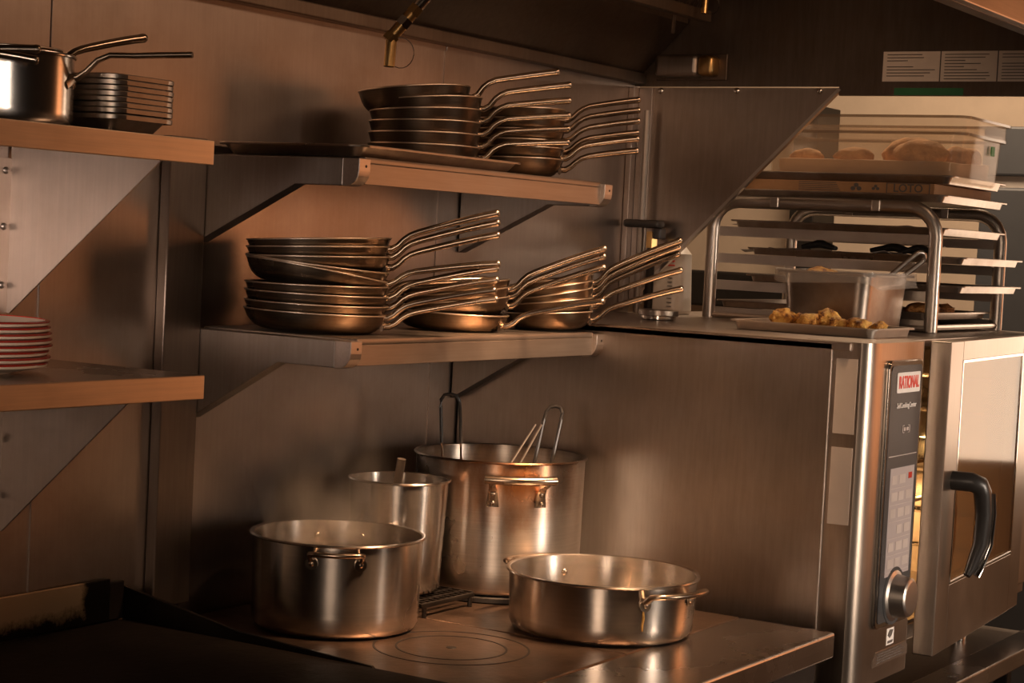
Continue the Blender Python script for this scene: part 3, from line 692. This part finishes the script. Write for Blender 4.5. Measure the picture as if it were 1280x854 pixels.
# low brazier pot
pd = thing('low_pot', 'low wide steel pot with an orange drip on the front of the range', 'pot', (-0.46, -0.688, ZC+0.0012))
MB().lathe(pot_body(0.197, 0.124, 0.0035, 0.191, 0.014, 0.006), 96, cap0=True, cap1=True).build('body', 'pot_steel', pd, world=False, smooth=50)
loop_handle(pd, -106, 0.196, 0.100, 0.066, 0.042, 0.010, 0.0062, flat=1.25)
loop_handle(pd, 74, 0.196, 0.098, 0.066, 0.042, 0.016, 0.0062, flat=1.25)
a = -106-20
MB().tube([rad(0, 0, a, 0.1955, 0.078), rad(0, 0, a+0.5, 0.1945, 0.06), rad(0, 0, a, 0.194, 0.045), rad(0, 0, a+0.3, 0.1935, 0.034)], 0.0028, 6, 1.0, 0.4, upv=(math.cos(R_(a)), math.sin(R_(a)), 0), taper=[0.5, 1, 0.8, 0.5]).build('drip', 'fried', pd, world=False, label='dried orange drip')

# ------------------------------------------------------------------ combi oven
OZ0, OZ1 = 0.800, 1.536
ov = thing('combi_oven', 'large steel combi oven with control column and slightly open glass door', 'oven', (0.7, -0.5, OZ0-0.08))
MB().box(0.0, 0.04, -0.977, -0.004, OZ0-0.02, OZ1-0.004, 0.002).build('side_panel', 'oven_steel', ov)
MB().box(0.0, 1.45, -1.02, -0.004, OZ1-0.02, OZ1, 0.003).build('top_panel', 'oven_steel', ov)
MB().box(0.041, 1.45, -1.0, -0.004, OZ0, OZ0+0.04, 0.003).build('bottom_panel', 'oven_steel', ov)
MB().box(1.26, 1.45, -1.03, -0.004, OZ0+0.041, OZ1-0.021, 0.004).build('hinge_column', 'oven_front_steel', ov)
MB().box(0.041, 1.26, -0.04, -0.004, OZ0+0.041, OZ1-0.021).build('rear_panel', 'oven_steel', ov)
# control column: faceted corner, rounded front
plan = [(0.041, -0.90), (0.006, -0.978), (0.010, -1.040), (0.014, -1.048), (0.022, -1.056), (0.038, -1.062), (0.070, -1.066), (0.33, -1.066), (0.346, -1.062), (0.354, -1.052), (0.354, -0.90)]
cl = MB().prism(plan, 'z', OZ0-0.03, OZ1+0.0005, 0.0).build('control_column', 'oven_front_steel', ov, smooth=40)
MB().box(0.041, 0.40, -0.90, -0.05, OZ0+0.041, OZ1-0.021).build('column_body', 'oven_steel', ov)
# pale strips on the column corner
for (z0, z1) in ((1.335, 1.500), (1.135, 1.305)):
    MB().prism([(0.0052, -0.986), (0.0062, -0.986), (0.0096, -1.034), (0.0086, -1.034)], 'z', z0, z1).build('pale_strip', 'pale_grey', cl, label='pale grey strip')
# cavity
cv = MB()
cv.box(0.402, 0.408, -1.0, -0.30, 0.842, 1.514); cv.box(1.252, 1.258, -1.0, -0.30, 0.842, 1.514)
cv.box(0.408, 1.252, -0.31, -0.30, 0.842, 1.514); cv.box(0.408, 1.252, -1.0, -0.31, 0.842, 0.848); cv.box(0.408, 1.252, -1.0, -0.31, 1.508, 1.514)
cv.build('cavity_liner', 'tray_steel', ov)
for k in range(6):
    z = 0.93+k*0.095
    for x in (0.435, 1.225):
        MB().tube([(x, -0.98, z), (x, -0.36, z)], 0.006, 8).build('rack_rail', 'chrome', ov)
    for y in (-0.95, -0.40):
        pass
for y in (-0.96, -0.42):
    MB().tube([(0.425, y, 0.87), (0.425, y, 1.48)], 0.006, 8).build('rack_post', 'chrome', ov)
for z in (1.12, 1.215):
    g = MB()
    g.box(0.44, 1.22, -0.97, -0.955, z+0.008, z+0.016); g.box(0.44, 1.22, -0.375, -0.36, z+0.008, z+0.016)
    for k in range(24): g.box(0.455+k*0.033, 0.461+k*0.033, -0.955, -0.375, z+0.009, z+0.015)
    g.build('wire_shelf', 'chrome', ov)
MB().tube([(1.238, -0.757, 1.18), (1.238, -0.757, 1.23)], 0.012, 12).build('lamp_glass', 'lamp_glow', ov)
pl_ = bpy.data.lights.new('oven_lamp_light', 'POINT'); pl_.energy = 6.0; pl_.color = (1, 0.55, 0.20); pl_.shadow_soft_size = 0.05
po = bpy.data.objects.new('oven_lamp_light', pl_); COL.objects.link(po); po.location = (0.85, -0.50, 1.00)
# control panel
def xz(pts, y0, y1):
    return pts
FY = -1.066
bz = MB()
cx0, cx1, cz0, cz1 = 0.096, 0.310, 0.895, 1.498
def rrz(x0, x1, z0, z1, r): return [(p[0], p[1]) for p in rr(x1-x0, z1-z0, r, 5, (x0+x1)/2, (z0+z1)/2)]
bz.prism(rrz(cx0, cx1, cz0, cz1, 0.020), 'y', FY-0.010, FY+0.001, 0.003); cpn = bz.build('control_bezel', 'chrome', cl)
MB().prism(rrz(cx0+0.012, cx1-0.012, cz0+0.012, cz1-0.012, 0.012), 'y', FY-0.0115, FY-0.0099).build('control_glass', 'panel_black', cl, label='black glass control panel')
MB().prism(rrz(0.140, 0.286, 1.424, 1.470, 0.004), 'y', FY-0.0125, FY-0.0114).build('logo_plate', 'label_white', cl)
tr = (PI/2, 0, 0)
text_mesh('logo_text', 'RATIONAL', 0.038, 'red_ink', cl, (0.213, FY-0.0128, 1.4465), tr, 0.68, 0.0012)
for c in (cl.children):
    pass
text_mesh('small_text', 'SelfCookingCenter', 0.0165, 'label_white', cl, (0.208, FY-0.0122, 1.395), tr, 0.95, 0.0002)
bt = MB()
for (x0, x1, z0, z1) in ((0.1900, 0.1940, 1.332, 1.350), (0.2340, 0.2380, 1.332, 1.350), (0.1900, 0.2020, 1.348, 1.350), (0.1900, 0.2020, 1.332, 1.334), (0.2260, 0.2380, 1.348, 1.350), (0.2260, 0.2380, 1.332, 1.334), (0.2000, 0.2110, 1.337, 1.345), (0.2170, 0.2280, 1.337, 1.345)):
    bt.box(x0, x1, FY-0.0125, FY-0.0115, z0, z1)
bt.build('indicator_marks', 'screen_icon', cl)
MB().box(0.116, 0.290, FY-0.0122, FY-0.0115, 1.2815, 1.2835).build('divider_line', 'screen_icon', cl)
scn = MB().box(0.133, 0.283, FY-0.0122, FY-0.0115, 1.010, 1.255).build('display', 'screen', cl, label='lit touch display')
ic = MB(); random.seed(5)
for r in range(6):
    for c in range(3):
        if (r, c) in ((0, 2), (3, 0)): continue
        x = 0.144+c*0.046; z = 1.228-r*0.038
        ic.box(x, x+0.032+0.006*((r+c) % 2), FY-0.0128, FY-0.0121, z-0.010, z+0.010)
    ic.box(0.138, 0.278, FY-0.0128, FY-0.0121, 1.2095-r*0.038-0.0012, 1.2095-r*0.038)
ic.build('display_icons', 'screen_icon', cl)
MB().box(0.246, 0.268, FY-0.0130, FY-0.0121, 1.226, 1.240).build('red_icon', 'plate_red', cl)
kb = MB(); kp = [(0.058, 0.0), (0.058, 0.004), (0.050, 0.008), (0.044, 0.040), (0.040, 0.044), (0.036, 0.0445)]
kb.loft([[(0.200+r*math.cos(2*PI*i/40), FY-0.010-y, 0.962+r*math.sin(2*PI*i/40)) for i in range(40)] for r, y in kp])
kb.build('control_knob', 'rack_steel', cl, smooth=40)
MB().loft([[(0.200+r*math.cos(2*PI*i/40), FY-0.0098-y, 0.962+r*math.sin(2*PI*i/40)) for i in range(40)] for r, y in ((0.066, 0), (0.066, 0.003), (0.060, 0.003))]).build('knob_ring', 'panel_black', cl)
# stickers low on the column
st = MB().box(0.200, 0.245, FY-0.0012, FY+0.001, 0.845, 0.883).build('warning_sticker', 'label_white', cl)
sm = MB(); sm.prism([(0.2050, 0.868), (0.2170, 0.880), (0.2390, 0.878), (0.2310, 0.866), (0.2190, 0.860)], 'y', FY-0.0018, FY-0.0011); sm.box(0.2070, 0.2390, FY-0.0018, FY-0.0011, 0.849, 0.855)
sm.build('sticker_mark', 'ink', st)
rp = MB().prism([(0.1200, 0.806), (0.1200, 0.822), (0.1380, 0.838), (0.3250, 0.838), (0.3380, 0.828), (0.3380, 0.806)], 'y', FY-0.0012, FY+0.001).build('rating_plate', 'rack_steel', cl)
rl = MB()
for k in range(4): rl.box(0.145, 0.315-0.02*(k % 2), FY-0.0017, FY-0.0011, 0.812+k*0.006, 0.8145+k*0.006)
rl.build('plate_print', 'ink', rp)
# door, hinged at the far side, slightly open
dr = bpy.data.objects.new('oven_door', None)
COL.objects.link(dr); dr.parent = ov
hx, hy = 1.25, -1.046
ang = math.atan2(-1.108+1.046, 0.40-1.25)  # direction from hinge towards the free edge
dr.location = Vector((hx, hy, OZ0))-ov.location; dr.rotation_euler = (0, 0, ang-PI)
DW = math.hypot(0.85, 0.062)
# local: x from -DW (free edge) to 0 (hinge), front face y=0, back face y=+0.05
T = 0.050
fm = MB()
dz0, dz1 = -0.006, 0.736
gx0, gx1, gz0, gz1 = -DW+0.115, -0.115, 0.150, 0.690
fm.box(-DW, gx0, 0, T, dz0, dz1, 0.003); fm.box(gx1, 0, 0, T, dz0, dz1, 0.003)
fm.box(gx0-0.001, gx1+0.001, 0, T, dz0, gz0, 0.0015); fm.box(gx0-0.001, gx1+0.001, 0, T, gz1, dz1, 0.0015)
def pd_(mb, nm, mt, **k):
    o = mb.build(nm, mt, dr, world=False, **k); return o
pd_(fm, 'door_frame', 'oven_front_steel')
pd_(MB().box(gx0+0.001, gx1-0.001, 0.002, 0.006, gz0+0.001, gz1-0.001), 'outer_glass', 'door_glass')
pd_(MB().box(gx0+0.001, gx1-0.001, 0.040, 0.044, gz0+0.001, gz1-0.001), 'inner_glass', 'door_glass')
gk = MB()
for (a, b, c, d) in ((gx0, gx1, gz0, gz0+0.006), (gx0, gx1, gz1-0.006, gz1), (gx0, gx0+0.006, gz0, gz1), (gx1-0.006, gx1, gz0, gz1)): gk.box(a, b, -0.001, 0.002, c, d)
pd_(gk, 'glass_trim', 'chrome')
hx0 = -DW+0.085
hn = [(hx0, 0.0, 0.405), (hx0, -0.045, 0.405), (hx0+0.012, -0.062, 0.398), (hx0+0.022, -0.068, 0.380), (hx0+0.034, -0.070, 0.330), (hx0+0.036, -0.066, 0.255), (hx0+0.022, -0.050, 0.195), (hx0+0.012, -0.045, 0.180)]
pd_(MB().tube(hn, 0.026, 12, 0.85, 0.9, upv=(1, 0, 0), taper=[1.05, 1.05, 1.05, 1.0, 0.95, 0.85, 0.6, 0.4]), 'door_handle', 'black_plastic', smooth=60)
pd_(MB().tube([(p[0]+0.008, p[1]-0.021, p[2]) for p in hn[3:8]], 0.008, 8, 1.0, 0.5, upv=(1, 0, 0)), 'handle_trim', 'chrome', smooth=60)
# stand under the oven
sd = thing('oven_stand', 'dark steel stand beneath the combi oven', 'stand', (0.7, -0.5, 0))
MB().box(0.02, 1.46, -1.02, -0.02, 0.655, 0.685, 0.004).build('stand_top', 'bracket_steel', sd)
MB().box(0.02, 1.46, -1.11, -1.02, 0.655, 0.70, 0.004).build('drip_rail', 'rail_steel', sd)
for x in (0.05, 1.39):
    for y in (-0.99, -0.08):
        MB().box(x, x+0.04, y, y+0.04, 0.0, 0.655, 0.003).build('leg', 'iron_dark', sd)
for x in (0.20, 1.20):
    for y in (-0.90, -0.15):
        MB().lathe([(0.024, 0.686), (0.024, 0.70), (0.018, 0.705), (0.018, 0.799)], 20, x, y, cap0=True, cap1=True).build('oven_foot', 'chrome', ov)

# ------------------------------------------------------------------ things on the oven
ZT = OZ1+0.0012
# fire-valve pipework behind the pans
gv = thing('gas_valve', 'black lever valve with brass body on pipework in the corner', 'valve', (0.79, -0.05, 1.54))
MB().tube([(0.792, -0.062, 1.538), (0.792, -0.062, 2.10)], 0.010, 10).build('pipe', 'bracket_steel', gv)
MB().tube([(0.78, -0.105, 1.538), (0.78, -0.105, 1.74)], 0.012, 10).build('pipe', 'black_steel', gv)
MB().tube([(0.78, -0.105, 1.72), (0.78, -0.105, 1.765)], 0.017, 6).build('brass_body', 'brass', gv)
MB().box(0.760, 0.80, -0.135, -0.02, 1.775, 1.797, 0.008).build('lever', 'black_plastic', gv)
MB().box(0.765, 0.798, -0.14, -0.115, 1.745, 1.775, 0.004).build('lever_hub', 'black_plastic', gv)
jg = thing('measuring_jug', 'translucent white plastic measuring jug with red marks behind the hood skirt', 'jug', (0.945, -0.085, ZT))
jb = MB(); jb.rings([(0.10, 0.105, 0.03, ZT), (0.108, 0.115, 0.035, ZT+0.01), (0.10, 0.105, 0.035, ZT+0.17), (0.07, 0.075, 0.03, ZT+0.192), (0.05, 0.05, 0.024, ZT+0.20)], 5, 0.945, -0.085); jb.build('body', 'jug_plastic', jg)
jm = MB(); jx = 0.945-0.0545
for k in range(3): jm.box(jx-0.0006, jx+0.004, -0.123, -0.093-0.008*(k == 0), ZT+0.135+k*0.012, ZT+0.139+k*0.012)
jm.build('red_marks', 'red_ink', jg)
jl = MB()
for k in range(9): jl.box(jx-0.0006, jx+0.003, -0.118, -0.104, ZT+0.02+k*0.0115, ZT+0.022+k*0.0115)
jl.build('scale_marks', 'ink', jg)
tn = thing('round_tin', 'small round steel tin lying on the oven top', 'tin', (0.45, -0.31, ZT))
MB().lathe([(0.042, ZT), (0.046, ZT+0.002), (0.046, ZT+0.010)], 36, 0.45, -0.31, cap0=True, cap1=True).build('base', 'chrome', tn)
MB().lathe([(0.050, ZT+0.0102), (0.052, ZT+0.012), (0.052, ZT+0.024), (0.049, ZT+0.026)], 36, 0.45, -0.31, cap0=True, cap1=True).build('lid', 'tray_steel', tn)
# pastry tray
pt = tray('pastry_tray', 'pale shallow tray of fried pastries at the front of the oven top', 'tray', 0.385, -0.79, ZT, 0.265, 0.375, 0.021, 0.014, 0.008, 0.02, 'pale_alu')
def lump(name, label, cat, c, r, mat, group, seed, sq=(1, 1, 0.8), amp=0.35):
    bm = bmesh.new(); bmesh.ops.create_icosphere(bm, subdivisions=3, radius=1)
    for v in bm.verts:
        n_ = noise.noise(v.co*1.7+Vector((seed*3.1, seed, 0)))*amp+noise.noise(v.co*4.5+Vector((0, seed*2.3, seed)))*amp*0.5
        v.co = Vector((v.co.x*sq[0], v.co.y*sq[1], v.co.z*sq[2]))*r*(1+n_)
    zmin = min(v.co.z for v in bm.verts)
    for v in bm.verts: v.co += Vector((c[0], c[1], c[2]-zmin))
    mb = MB(); mb.bm.free(); mb.bm = bm
    return tag(mb.build(name, mat, None, smooth=70), label, cat, group)
ZP = ZT+0.0035
for i, (x, y, r) in enumerate(((0.345, -0.700, 0.026), (0.385, -0.742, 0.022), (0.34, -0.775, 0.024), (0.40, -0.795, 0.027), (0.345, -0.842, 0.021), (0.395, -0.868, 0.020), (0.345, -0.905, 0.019), (0.41, -0.925, 0.017), (0.44, -0.68, 0.022))):
    lump('fried_pastry', ('round golden fried pastry at the back of the pale tray' if i == 0 else 'golden crumbly fried pastry on the pale tray'), 'pastry', (x, y, ZP), r, 'fried', 'fried pastries on the tray', i+1, (1.1, 1.1, 0.85), 0.4)
# deep gastronorm pan with wrap and tongs
gp = thing('gastro_pan', 'deep steel food pan covered with crinkled cling film', 'pan', (0.69, -0.725, ZT))
gb = MB()
gX, gY = 0.69, -0.72
gb.rings([(0.27, 0.205, 0.03, ZT), (0.278, 0.213, 0.034, ZT+0.006), (0.298, 0.235, 0.038, ZT+0.138), (0.322, 0.262, 0.036, ZT+0.142), (0.324, 0.264, 0.036, ZT+0.139), (0.326, 0.266, 0.036, ZT+0.143), (0.322, 0.262, 0.036, ZT+0.146), (0.292, 0.230, 0.036, ZT+0.142), (0.27, 0.208, 0.032, ZT+0.009)], 5, gX, gY)
gb.build('body', 'tray_steel', gp)
wrp = MB(); loops = []
random.seed(11)
base = rr(0.330, 0.270, 0.036, 8, gX, gY)
for k in range(6):
    lp = []
    for j, (x, y) in enumerate(base):
        f = k/5
        n1 = noise.noise(Vector((x*38, y*38, k*0.9)))*0.008; n2 = noise.noise(Vector((x*22, y*22, 5.0)))
        ln = 0.032+0.016*n2
        dx, dy = x-gX, y-gY; d_ = math.hypot(dx, dy)
        lp.append((x+dx/d_*(0.002+abs(n1)*(0.3+f)), y+dy/d_*(0.002+abs(n1)*(0.3+f)), ZT+0.150-f*ln+n1*0.3))
    loops.append(lp)
wrp.loft(loops, False, False).build('cling_film', 'wrap_plastic', gp, smooth=20)
lump('pan_filling', 'yellow crumbed food showing at the top of the deep steel pan', 'food', (0.67, -0.66, ZT+0.118), 0.04, 'fried', None, 31, (1.5, 1.0, 0.45), 0.25)
tg = thing('tongs', 'steel tongs resting in the deep food pan', 'tongs', (0.775, -0.80, ZT+0.12))
tdir = Vector((0.40, -0.58, 0.62)).normalized(); sdv = Vector((0.53, -0.30, -0.62)).normalized()
t0 = Vector((0.775, -0.805, ZT+0.128))
tpts = [t0+sdv*0.012, t0+tdir*0.075+sdv*0.014]+[t0+tdir*(0.098+0.014*math.sin(R_(q)))+sdv*0.014*math.cos(R_(q)) for q in range(0, 181, 20)]+[t0+tdir*0.075-sdv*0.014, t0-sdv*0.012]
MB().tube(tpts, 0.0066, 8).build('arms', 'rack_steel', tg, smooth=60)

# wire rack for trays
rx0, rx1, ry0, ry1, rz1 = 0.875, 1.41, -0.885, -0.245, 1.860
rk = thing('tray_rack', 'steel tube rack for trays standing on top of the oven', 'rack', (1.14, -0.56, ZT))
rc = 0.075
for x in (rx0, rx1):
    path = [(x, ry1, ZT), (x, ry1, rz1-rc)]+[(x, ry1-rc+rc*math.cos(R_(q)), rz1-rc+rc*math.sin(R_(q))) for q in (18, 36, 54, 72, 90)]
    path += [(x, ry0+rc+rc*math.cos(R_(q)), rz1-rc+rc*math.sin(R_(q))) for q in (90, 108, 126, 144, 162, 180)]+[(x, ry0, ZT)]
    f = MB().tube(path, 0.0185, 12, 1.0, 0.72, upv=(1, 0, 0)).build('side_frame', 'rack_steel', rk, smooth=60)
    for y in (-0.43, -0.72):
        MB().box(x-0.015, x+0.015, y-0.012, y+0.012, rz1-0.014, rz1+0.016, 0.002).build('clip', 'rack_steel', f)
    MB().tube([(x, ry0, ZT+0.008), (x, ry1, ZT+0.008)], 0.008, 8).build('bottom_rail', 'rack_steel', f)
LEV = (1.567, 1.642, 1.716, 1.790)
for z in LEV:
    for x in (rx0, rx1):
        s = 1 if x == rx0 else -1
        MB().prism([(x+s*0.0, z-0.026), (x+s*0.004, z-0.026), (x+s*0.004, z-0.003), (x+s*0.03, z-0.003), (x+s*0.03, z), (x, z)], 'y', ry0+0.012, ry1-0.012).build('tray_rail', 'rack_steel', rk)
for y in (ry0, ry1):
    MB().tube([(rx0, y, ZT+0.012), (rx1, y, ZT+0.012)], 0.008, 8).build('cross_bar', 'rack_steel', rk)
MB().tube([(rx0, ry1, 1.70), (rx1, ry1, 1.70)], 0.008, 8).build('cross_bar', 'rack_steel', rk)
rcx, rw = (rx0+rx1)/2, rx1-rx0-0.03
for i, z in enumerate(LEV):
    lab = ('steel tray on the lowest rails of the rack with crisped food', 'empty steel tray on the second rails of the rack, pulled forward', 'steel tray on the third rails of the rack, pulled forward', 'steel tray on the top rails of the rack under white paper')[i]
    off = (0.0, -0.085, -0.085, -0.03)[i]
    tray('rack_tray', lab, 'tray', rcx, -0.565+off, z+0.001, rw, 0.62, 0.018, 0.016, 0.010, 0.018, group='trays in the rack')
for i, (x, y, r) in enumerate(((1.02, -0.80, 0.035), (1.10, -0.78, 0.04), (1.19, -0.80, 0.034), (1.27, -0.77, 0.036), (1.0, -0.68, 0.036))):
    lump('crisped_food', 'brown crisped food piece on the lowest rack tray', 'food', (x, y, LEV[0]+0.004), r, 'crisp', 'crisped food on the lowest tray', 40+i, (1.3, 1.1, 0.45), 0.35)
def sheet(name, label, cx, cy, z, w_, d_, mat, seed, amp=0.012):
    b = MB(); nx, ny = 14, 18; top = []; bot = []
    for i in range(nx+1):
        r1, r2_ = [], []
        for j in range(ny+1):
            x = cx+w_*(i/nx-0.5); y = cy+d_*(j/ny-0.5)
            h_ = abs(noise.noise(Vector((x*9+seed, y*9, seed))))*amp*1.6+abs(noise.noise(Vector((x*25, y*25+seed, 2))))*amp*0.6
            r1.append(b.bm.verts.new((x, y, z+h_+0.0012))); r2_.append(b.bm.verts.new((x, y, z+h_)))
        top.append(r1); bot.append(r2_)
    for i in range(nx):
        for j in range(ny):
            b.face([top[i][j], top[i+1][j], top[i+1][j+1], top[i][j+1]]); b.face([bot[i][j], bot[i][j+1], bot[i+1][j+1], bot[i+1][j]])
    for i in range(nx):
        b.face([top[i][0], bot[i][0], bot[i+1][0], top[i+1][0]]); b.face([top[i][ny], top[i+1][ny], bot[i+1][ny], bot[i][ny]])
    for j in range(ny):
        b.face([top[0][j], top[0][j+1], bot[0][j+1], bot[0][j]]); b.face([top[nx][j], bot[nx][j], bot[nx][j+1], top[nx][j+1]])
    return tag(b.build(name, mat, None, smooth=60), label, 'paper')
sheet('baking_paper', 'crumpled white paper lying on the top tray in the rack', rcx, -0.56, LEV[3]+0.004, rw-0.06, 0.56, 'cloth', 3, 0.016)
sheet('baking_paper', 'crumpled dark-edged paper on the third tray in the rack', rcx, -0.58, LEV[2]+0.004, rw-0.06, 0.54, 'cloth', 8, 0.018)
for i, (x, y, L) in enumerate(((1.02, -0.45, 0.10), (1.10, -0.62, 0.13), (1.0, -0.75, 0.09))):
    b = MB(); z = LEV[2]+0.028
    b.tube([(x, y, z), (x+0.01, y-L*0.5, z+0.012), (x, y-L, z)], 0.018, 10, 1.2, 0.7, taper=[0.5, 1, 0.5])
    tag(b.build('black_packet', 'black_plastic', None, smooth=60), 'small black wrapped packet on the paper in the rack', 'packet', 'black packets in the rack')

# things piled on the rack
ZR = rz1+0.0165
tray('oven_tray', 'steel tray lying across the top of the rack under the cardboard box', 'tray', 1.15, -0.575, ZR, 0.53, 0.65, 0.018, 0.016, 0.010, 0.02)
cb = thing('cardboard_box', 'flat brown cardboard box with black print between two trays', 'box', (1.10, -0.60, ZR+0.003))
cz0_, cz1_ = ZR+0.0032, ZR+0.048
cbx0, cbx1, cby0, cby1 = 0.905, 1.37, -0.862, -0.305
MB().box(cbx0, cbx1, cby0, cby1, cz0_, cz1_, 0.0015).build('body', 'cardboard', cb)
text_mesh('print_word', 'LOTO', 0.030, 'ink', cb, (cbx0-0.0003, -0.79, (ZR+0.018+cz1_)/2), (PI/2, 0, -PI/2), 1.0, 0.0004)
fm_ = MB(); zc_ = (ZR+0.018+cz1_)/2
for (a, b, c, d) in ((-0.85, -0.73, 0.0125, 0.0142), (-0.85, -0.73, -0.0142, -0.0125), (-0.85, -0.8475, -0.0142, 0.0142), (-0.7325, -0.73, -0.0142, 0.0142)): fm_.box(cbx0-0.0006, cbx0, a, b, zc_+c, zc_+d)
for k in range(5): fm_.box(cbx0-0.0006, cbx0, -0.60+0.003*k, -0.48, zc_-0.010+k*0.005, zc_-0.008+k*0.005)
for (cy_, s) in ((-0.645, 1), (-0.70, 0.7)):
    for q in range(3):
        a = R_(90+120*q); fm_.prism([(cy_+0.010*s*math.cos(a)+0.007*s*math.cos(t), zc_+0.006*s*math.sin(a)+0.006*s*math.sin(t)) for t in [k*PI/4 for k in range(8)]], 'x', cbx0-0.0006, cbx0)
fm_.build('print_marks', 'ink', cb)
Z2 = cz1_+0.001
tray('oven_tray', 'steel tray lying on the cardboard box under the clear food box', 'tray', 1.13, -0.60, Z2, 0.46, 0.62, 0.020, 0.018, 0.010, 0.022, 'tray_steel')
fb = thing('clear_food_box', 'clear plastic food box with a lid holding bread rolls', 'box', (1.09, -0.63, Z2+0.003))
Z3 = Z2+0.0035
FX, FYc, FW, FD = 1.095, -0.645, 0.355, 0.555
bb = MB(); bb.rings([(FW-0.03, FD-0.03, 0.03, Z3), (FW-0.016, FD-0.016, 0.035, Z3+0.006), (FW, FD, 0.035, Z3+0.128), (FW+0.012, FD+0.012, 0.035, Z3+0.130), (FW+0.012, FD+0.012, 0.035, Z3+0.134), (FW-0.006, FD-0.006, 0.033, Z3+0.132), (FW-0.022, FD-0.022, 0.033, Z3+0.008), (FW-0.034, FD-0.034, 0.028, Z3+0.003)], 5, FX, FYc)
bb.build('body', 'clear_plastic', fb)
ll = MB(); ll.rings([(FW+0.020, FD+0.020, 0.035, Z3+0.128), (FW+0.018, FD+0.018, 0.035, Z3+0.168), (FW+0.036, FD+0.036, 0.04, Z3+0.170), (FW+0.036, FD+0.036, 0.04, Z3+0.173), (FW+0.006, FD+0.006, 0.035, Z3+0.172), (FW+0.014, FD+0.014, 0.035, Z3+0.166), (FW+0.015, FD+0.015, 0.035, Z3+0.130)], 5, FX, FYc, False, False)
ll.build('lid', 'clear_plastic', fb)
for (za, zb_, ex) in ((0.124, 0.131, 0.024), (0.167, 0.174, 0.040)):
    e_ = MB(); e_.rings([(FW+ex-0.006, FD+ex-0.006, 0.035, Z3+za), (FW+ex, FD+ex, 0.038, Z3+za), (FW+ex, FD+ex, 0.038, Z3+zb_), (FW+ex-0.006, FD+ex-0.006, 0.035, Z3+zb_)], 5, FX, FYc, False, False); e_.build('lid_rim', 'smoke_plastic', fb)
lnr = MB(); lnl = []
for (ww, zz) in ((0.085, 0.004), (0.060, 0.006), (0.050, 0.030), (0.046, 0.056), (0.050, 0.057), (0.056, 0.030), (0.066, 0.009), (0.090, 0.007)):
    lnl.append([(x, y, Z3+zz+(0.012*noise.noise(Vector((x*7, y*7, 3.0))) if zz > 0.05 else 0)) for x, y in rr(FW-ww, FD-ww, 0.03, 8, FX, FYc)])
lnr.loft(lnl); tag(lnr.build('box_liner', 'kraft_paper', None), 'folded brown paper lining the clear food box', 'paper')
MB().box(FX+0.06, FX+0.085, FYc-FD/2-0.004, FYc-FD/2-0.0015, Z3+0.085, Z3+0.110).build('green_tag', 'green_tag', fb, label='small green date tag')
for i, (x, y, r, sq) in enumerate(((0.985, -0.79, 0.056, (0.75, 1.35, 0.7)), (1.10, -0.85, 0.045, (1.1, 0.8, 0.8)), (1.095, -0.72, 0.06, (0.8, 1.3, 0.75)), (0.985, -0.60, 0.045, (0.8, 1.25, 0.6)), (1.20, -0.855, 0.036, (0.9, 0.8, 1.0)), (1.185, -0.70, 0.04, (0.9, 1.1, 0.8)), (0.99, -0.46, 0.040, (0.8, 1.25, 0.6)))):
    lump('bread_roll', 'crusty bread roll inside the clear food box', 'bread', (x, y, Z3+0.036), r, 'bread', 'bread rolls in the clear box', 60+i, sq, 0.16)

# ------------------------------------------------------------------ steam over the pots
def steam(label, cx, cy, z0, r0, r1, h, dens, drift, seed):
    b = MB(); lp = []
    for k in range(9):
        f = k/8; r = r0+(r1-r0)*f
        lp.append([(cx+drift[0]*f*f+r*math.cos(2*PI*i/24), cy+drift[1]*f*f+r*math.sin(2*PI*i/24), z0+h*f) for i in range(24)])
    b.loft(lp)
    nm = 'steam_%d' % seed
    mt = bpy.data.materials.new(nm); mt.use_nodes = True; n = mt.node_tree; MATS[nm] = mt
    n.nodes.remove(n.nodes['Principled BSDF']); out = n.nodes['Material Output']
    v = n.nodes.new('ShaderNodeVolumePrincipled'); v.inputs['Color'].default_value = (0.95, 0.88, 0.8, 1); v.inputs['Anisotropy'].default_value = 0.3
    n.links.new(v.outputs[0], out.inputs['Volume'])
    nz = noise_node(n, (1, 1, 0.6), 9.0, 4.0, 0.6)
    tc = n.nodes.new('ShaderNodeTexCoord'); sp_ = n.nodes.new('ShaderNodeSeparateXYZ'); n.links.new(tc.outputs['Generated'], sp_.inputs[0])
    def mth(op, a, bb=None, cl=False):
        k = n.nodes.new('ShaderNodeMath'); k.operation = op; k.use_clamp = cl
        for i, q in enumerate((a, bb)):
            if q is None: continue
            if isinstance(q, (int, float)): k.inputs[i].default_value = q
            else: n.links.new(q, k.inputs[i])
        return k.outputs[0]
    # thins out towards the outside of the plume and with height
    dx = mth('POWER', mth('SUBTRACT', sp_.outputs[0], 0.5), 2.0); dy = mth('POWER', mth('SUBTRACT', sp_.outputs[1], 0.5), 2.0)
    edge = mth('SUBTRACT', 1.0, mth('MULTIPLY', mth('ADD', dx, dy), 5.0), True)
    up_ = mth('SUBTRACT', 1.0, sp_.outputs[2], True)
    body = mth('MULTIPLY', mth('SUBTRACT', nz.outputs[0], 0.42, True), 3.2)
    n.links.new(mth('MULTIPLY', mth('MULTIPLY', mth('MULTIPLY', body, edge), up_), dens), v.inputs['Density'])
    o = b.build(nm, nm, None, smooth=60); o.name = 'steam'; o['kind'] = 'stuff'
    return tag(o, label, 'steam')
steam('thin steam rising from the wide pot by the griddle', -0.823, -0.27, 1.095, 0.15, 0.19, 0.30, 9.0, (-0.05, 0.10), 1)
steam('thin steam rising between the stockpot and the low pot', -0.42, -0.62, 1.04, 0.17, 0.2, 0.24, 1.6, (0.05, 0.08), 2)
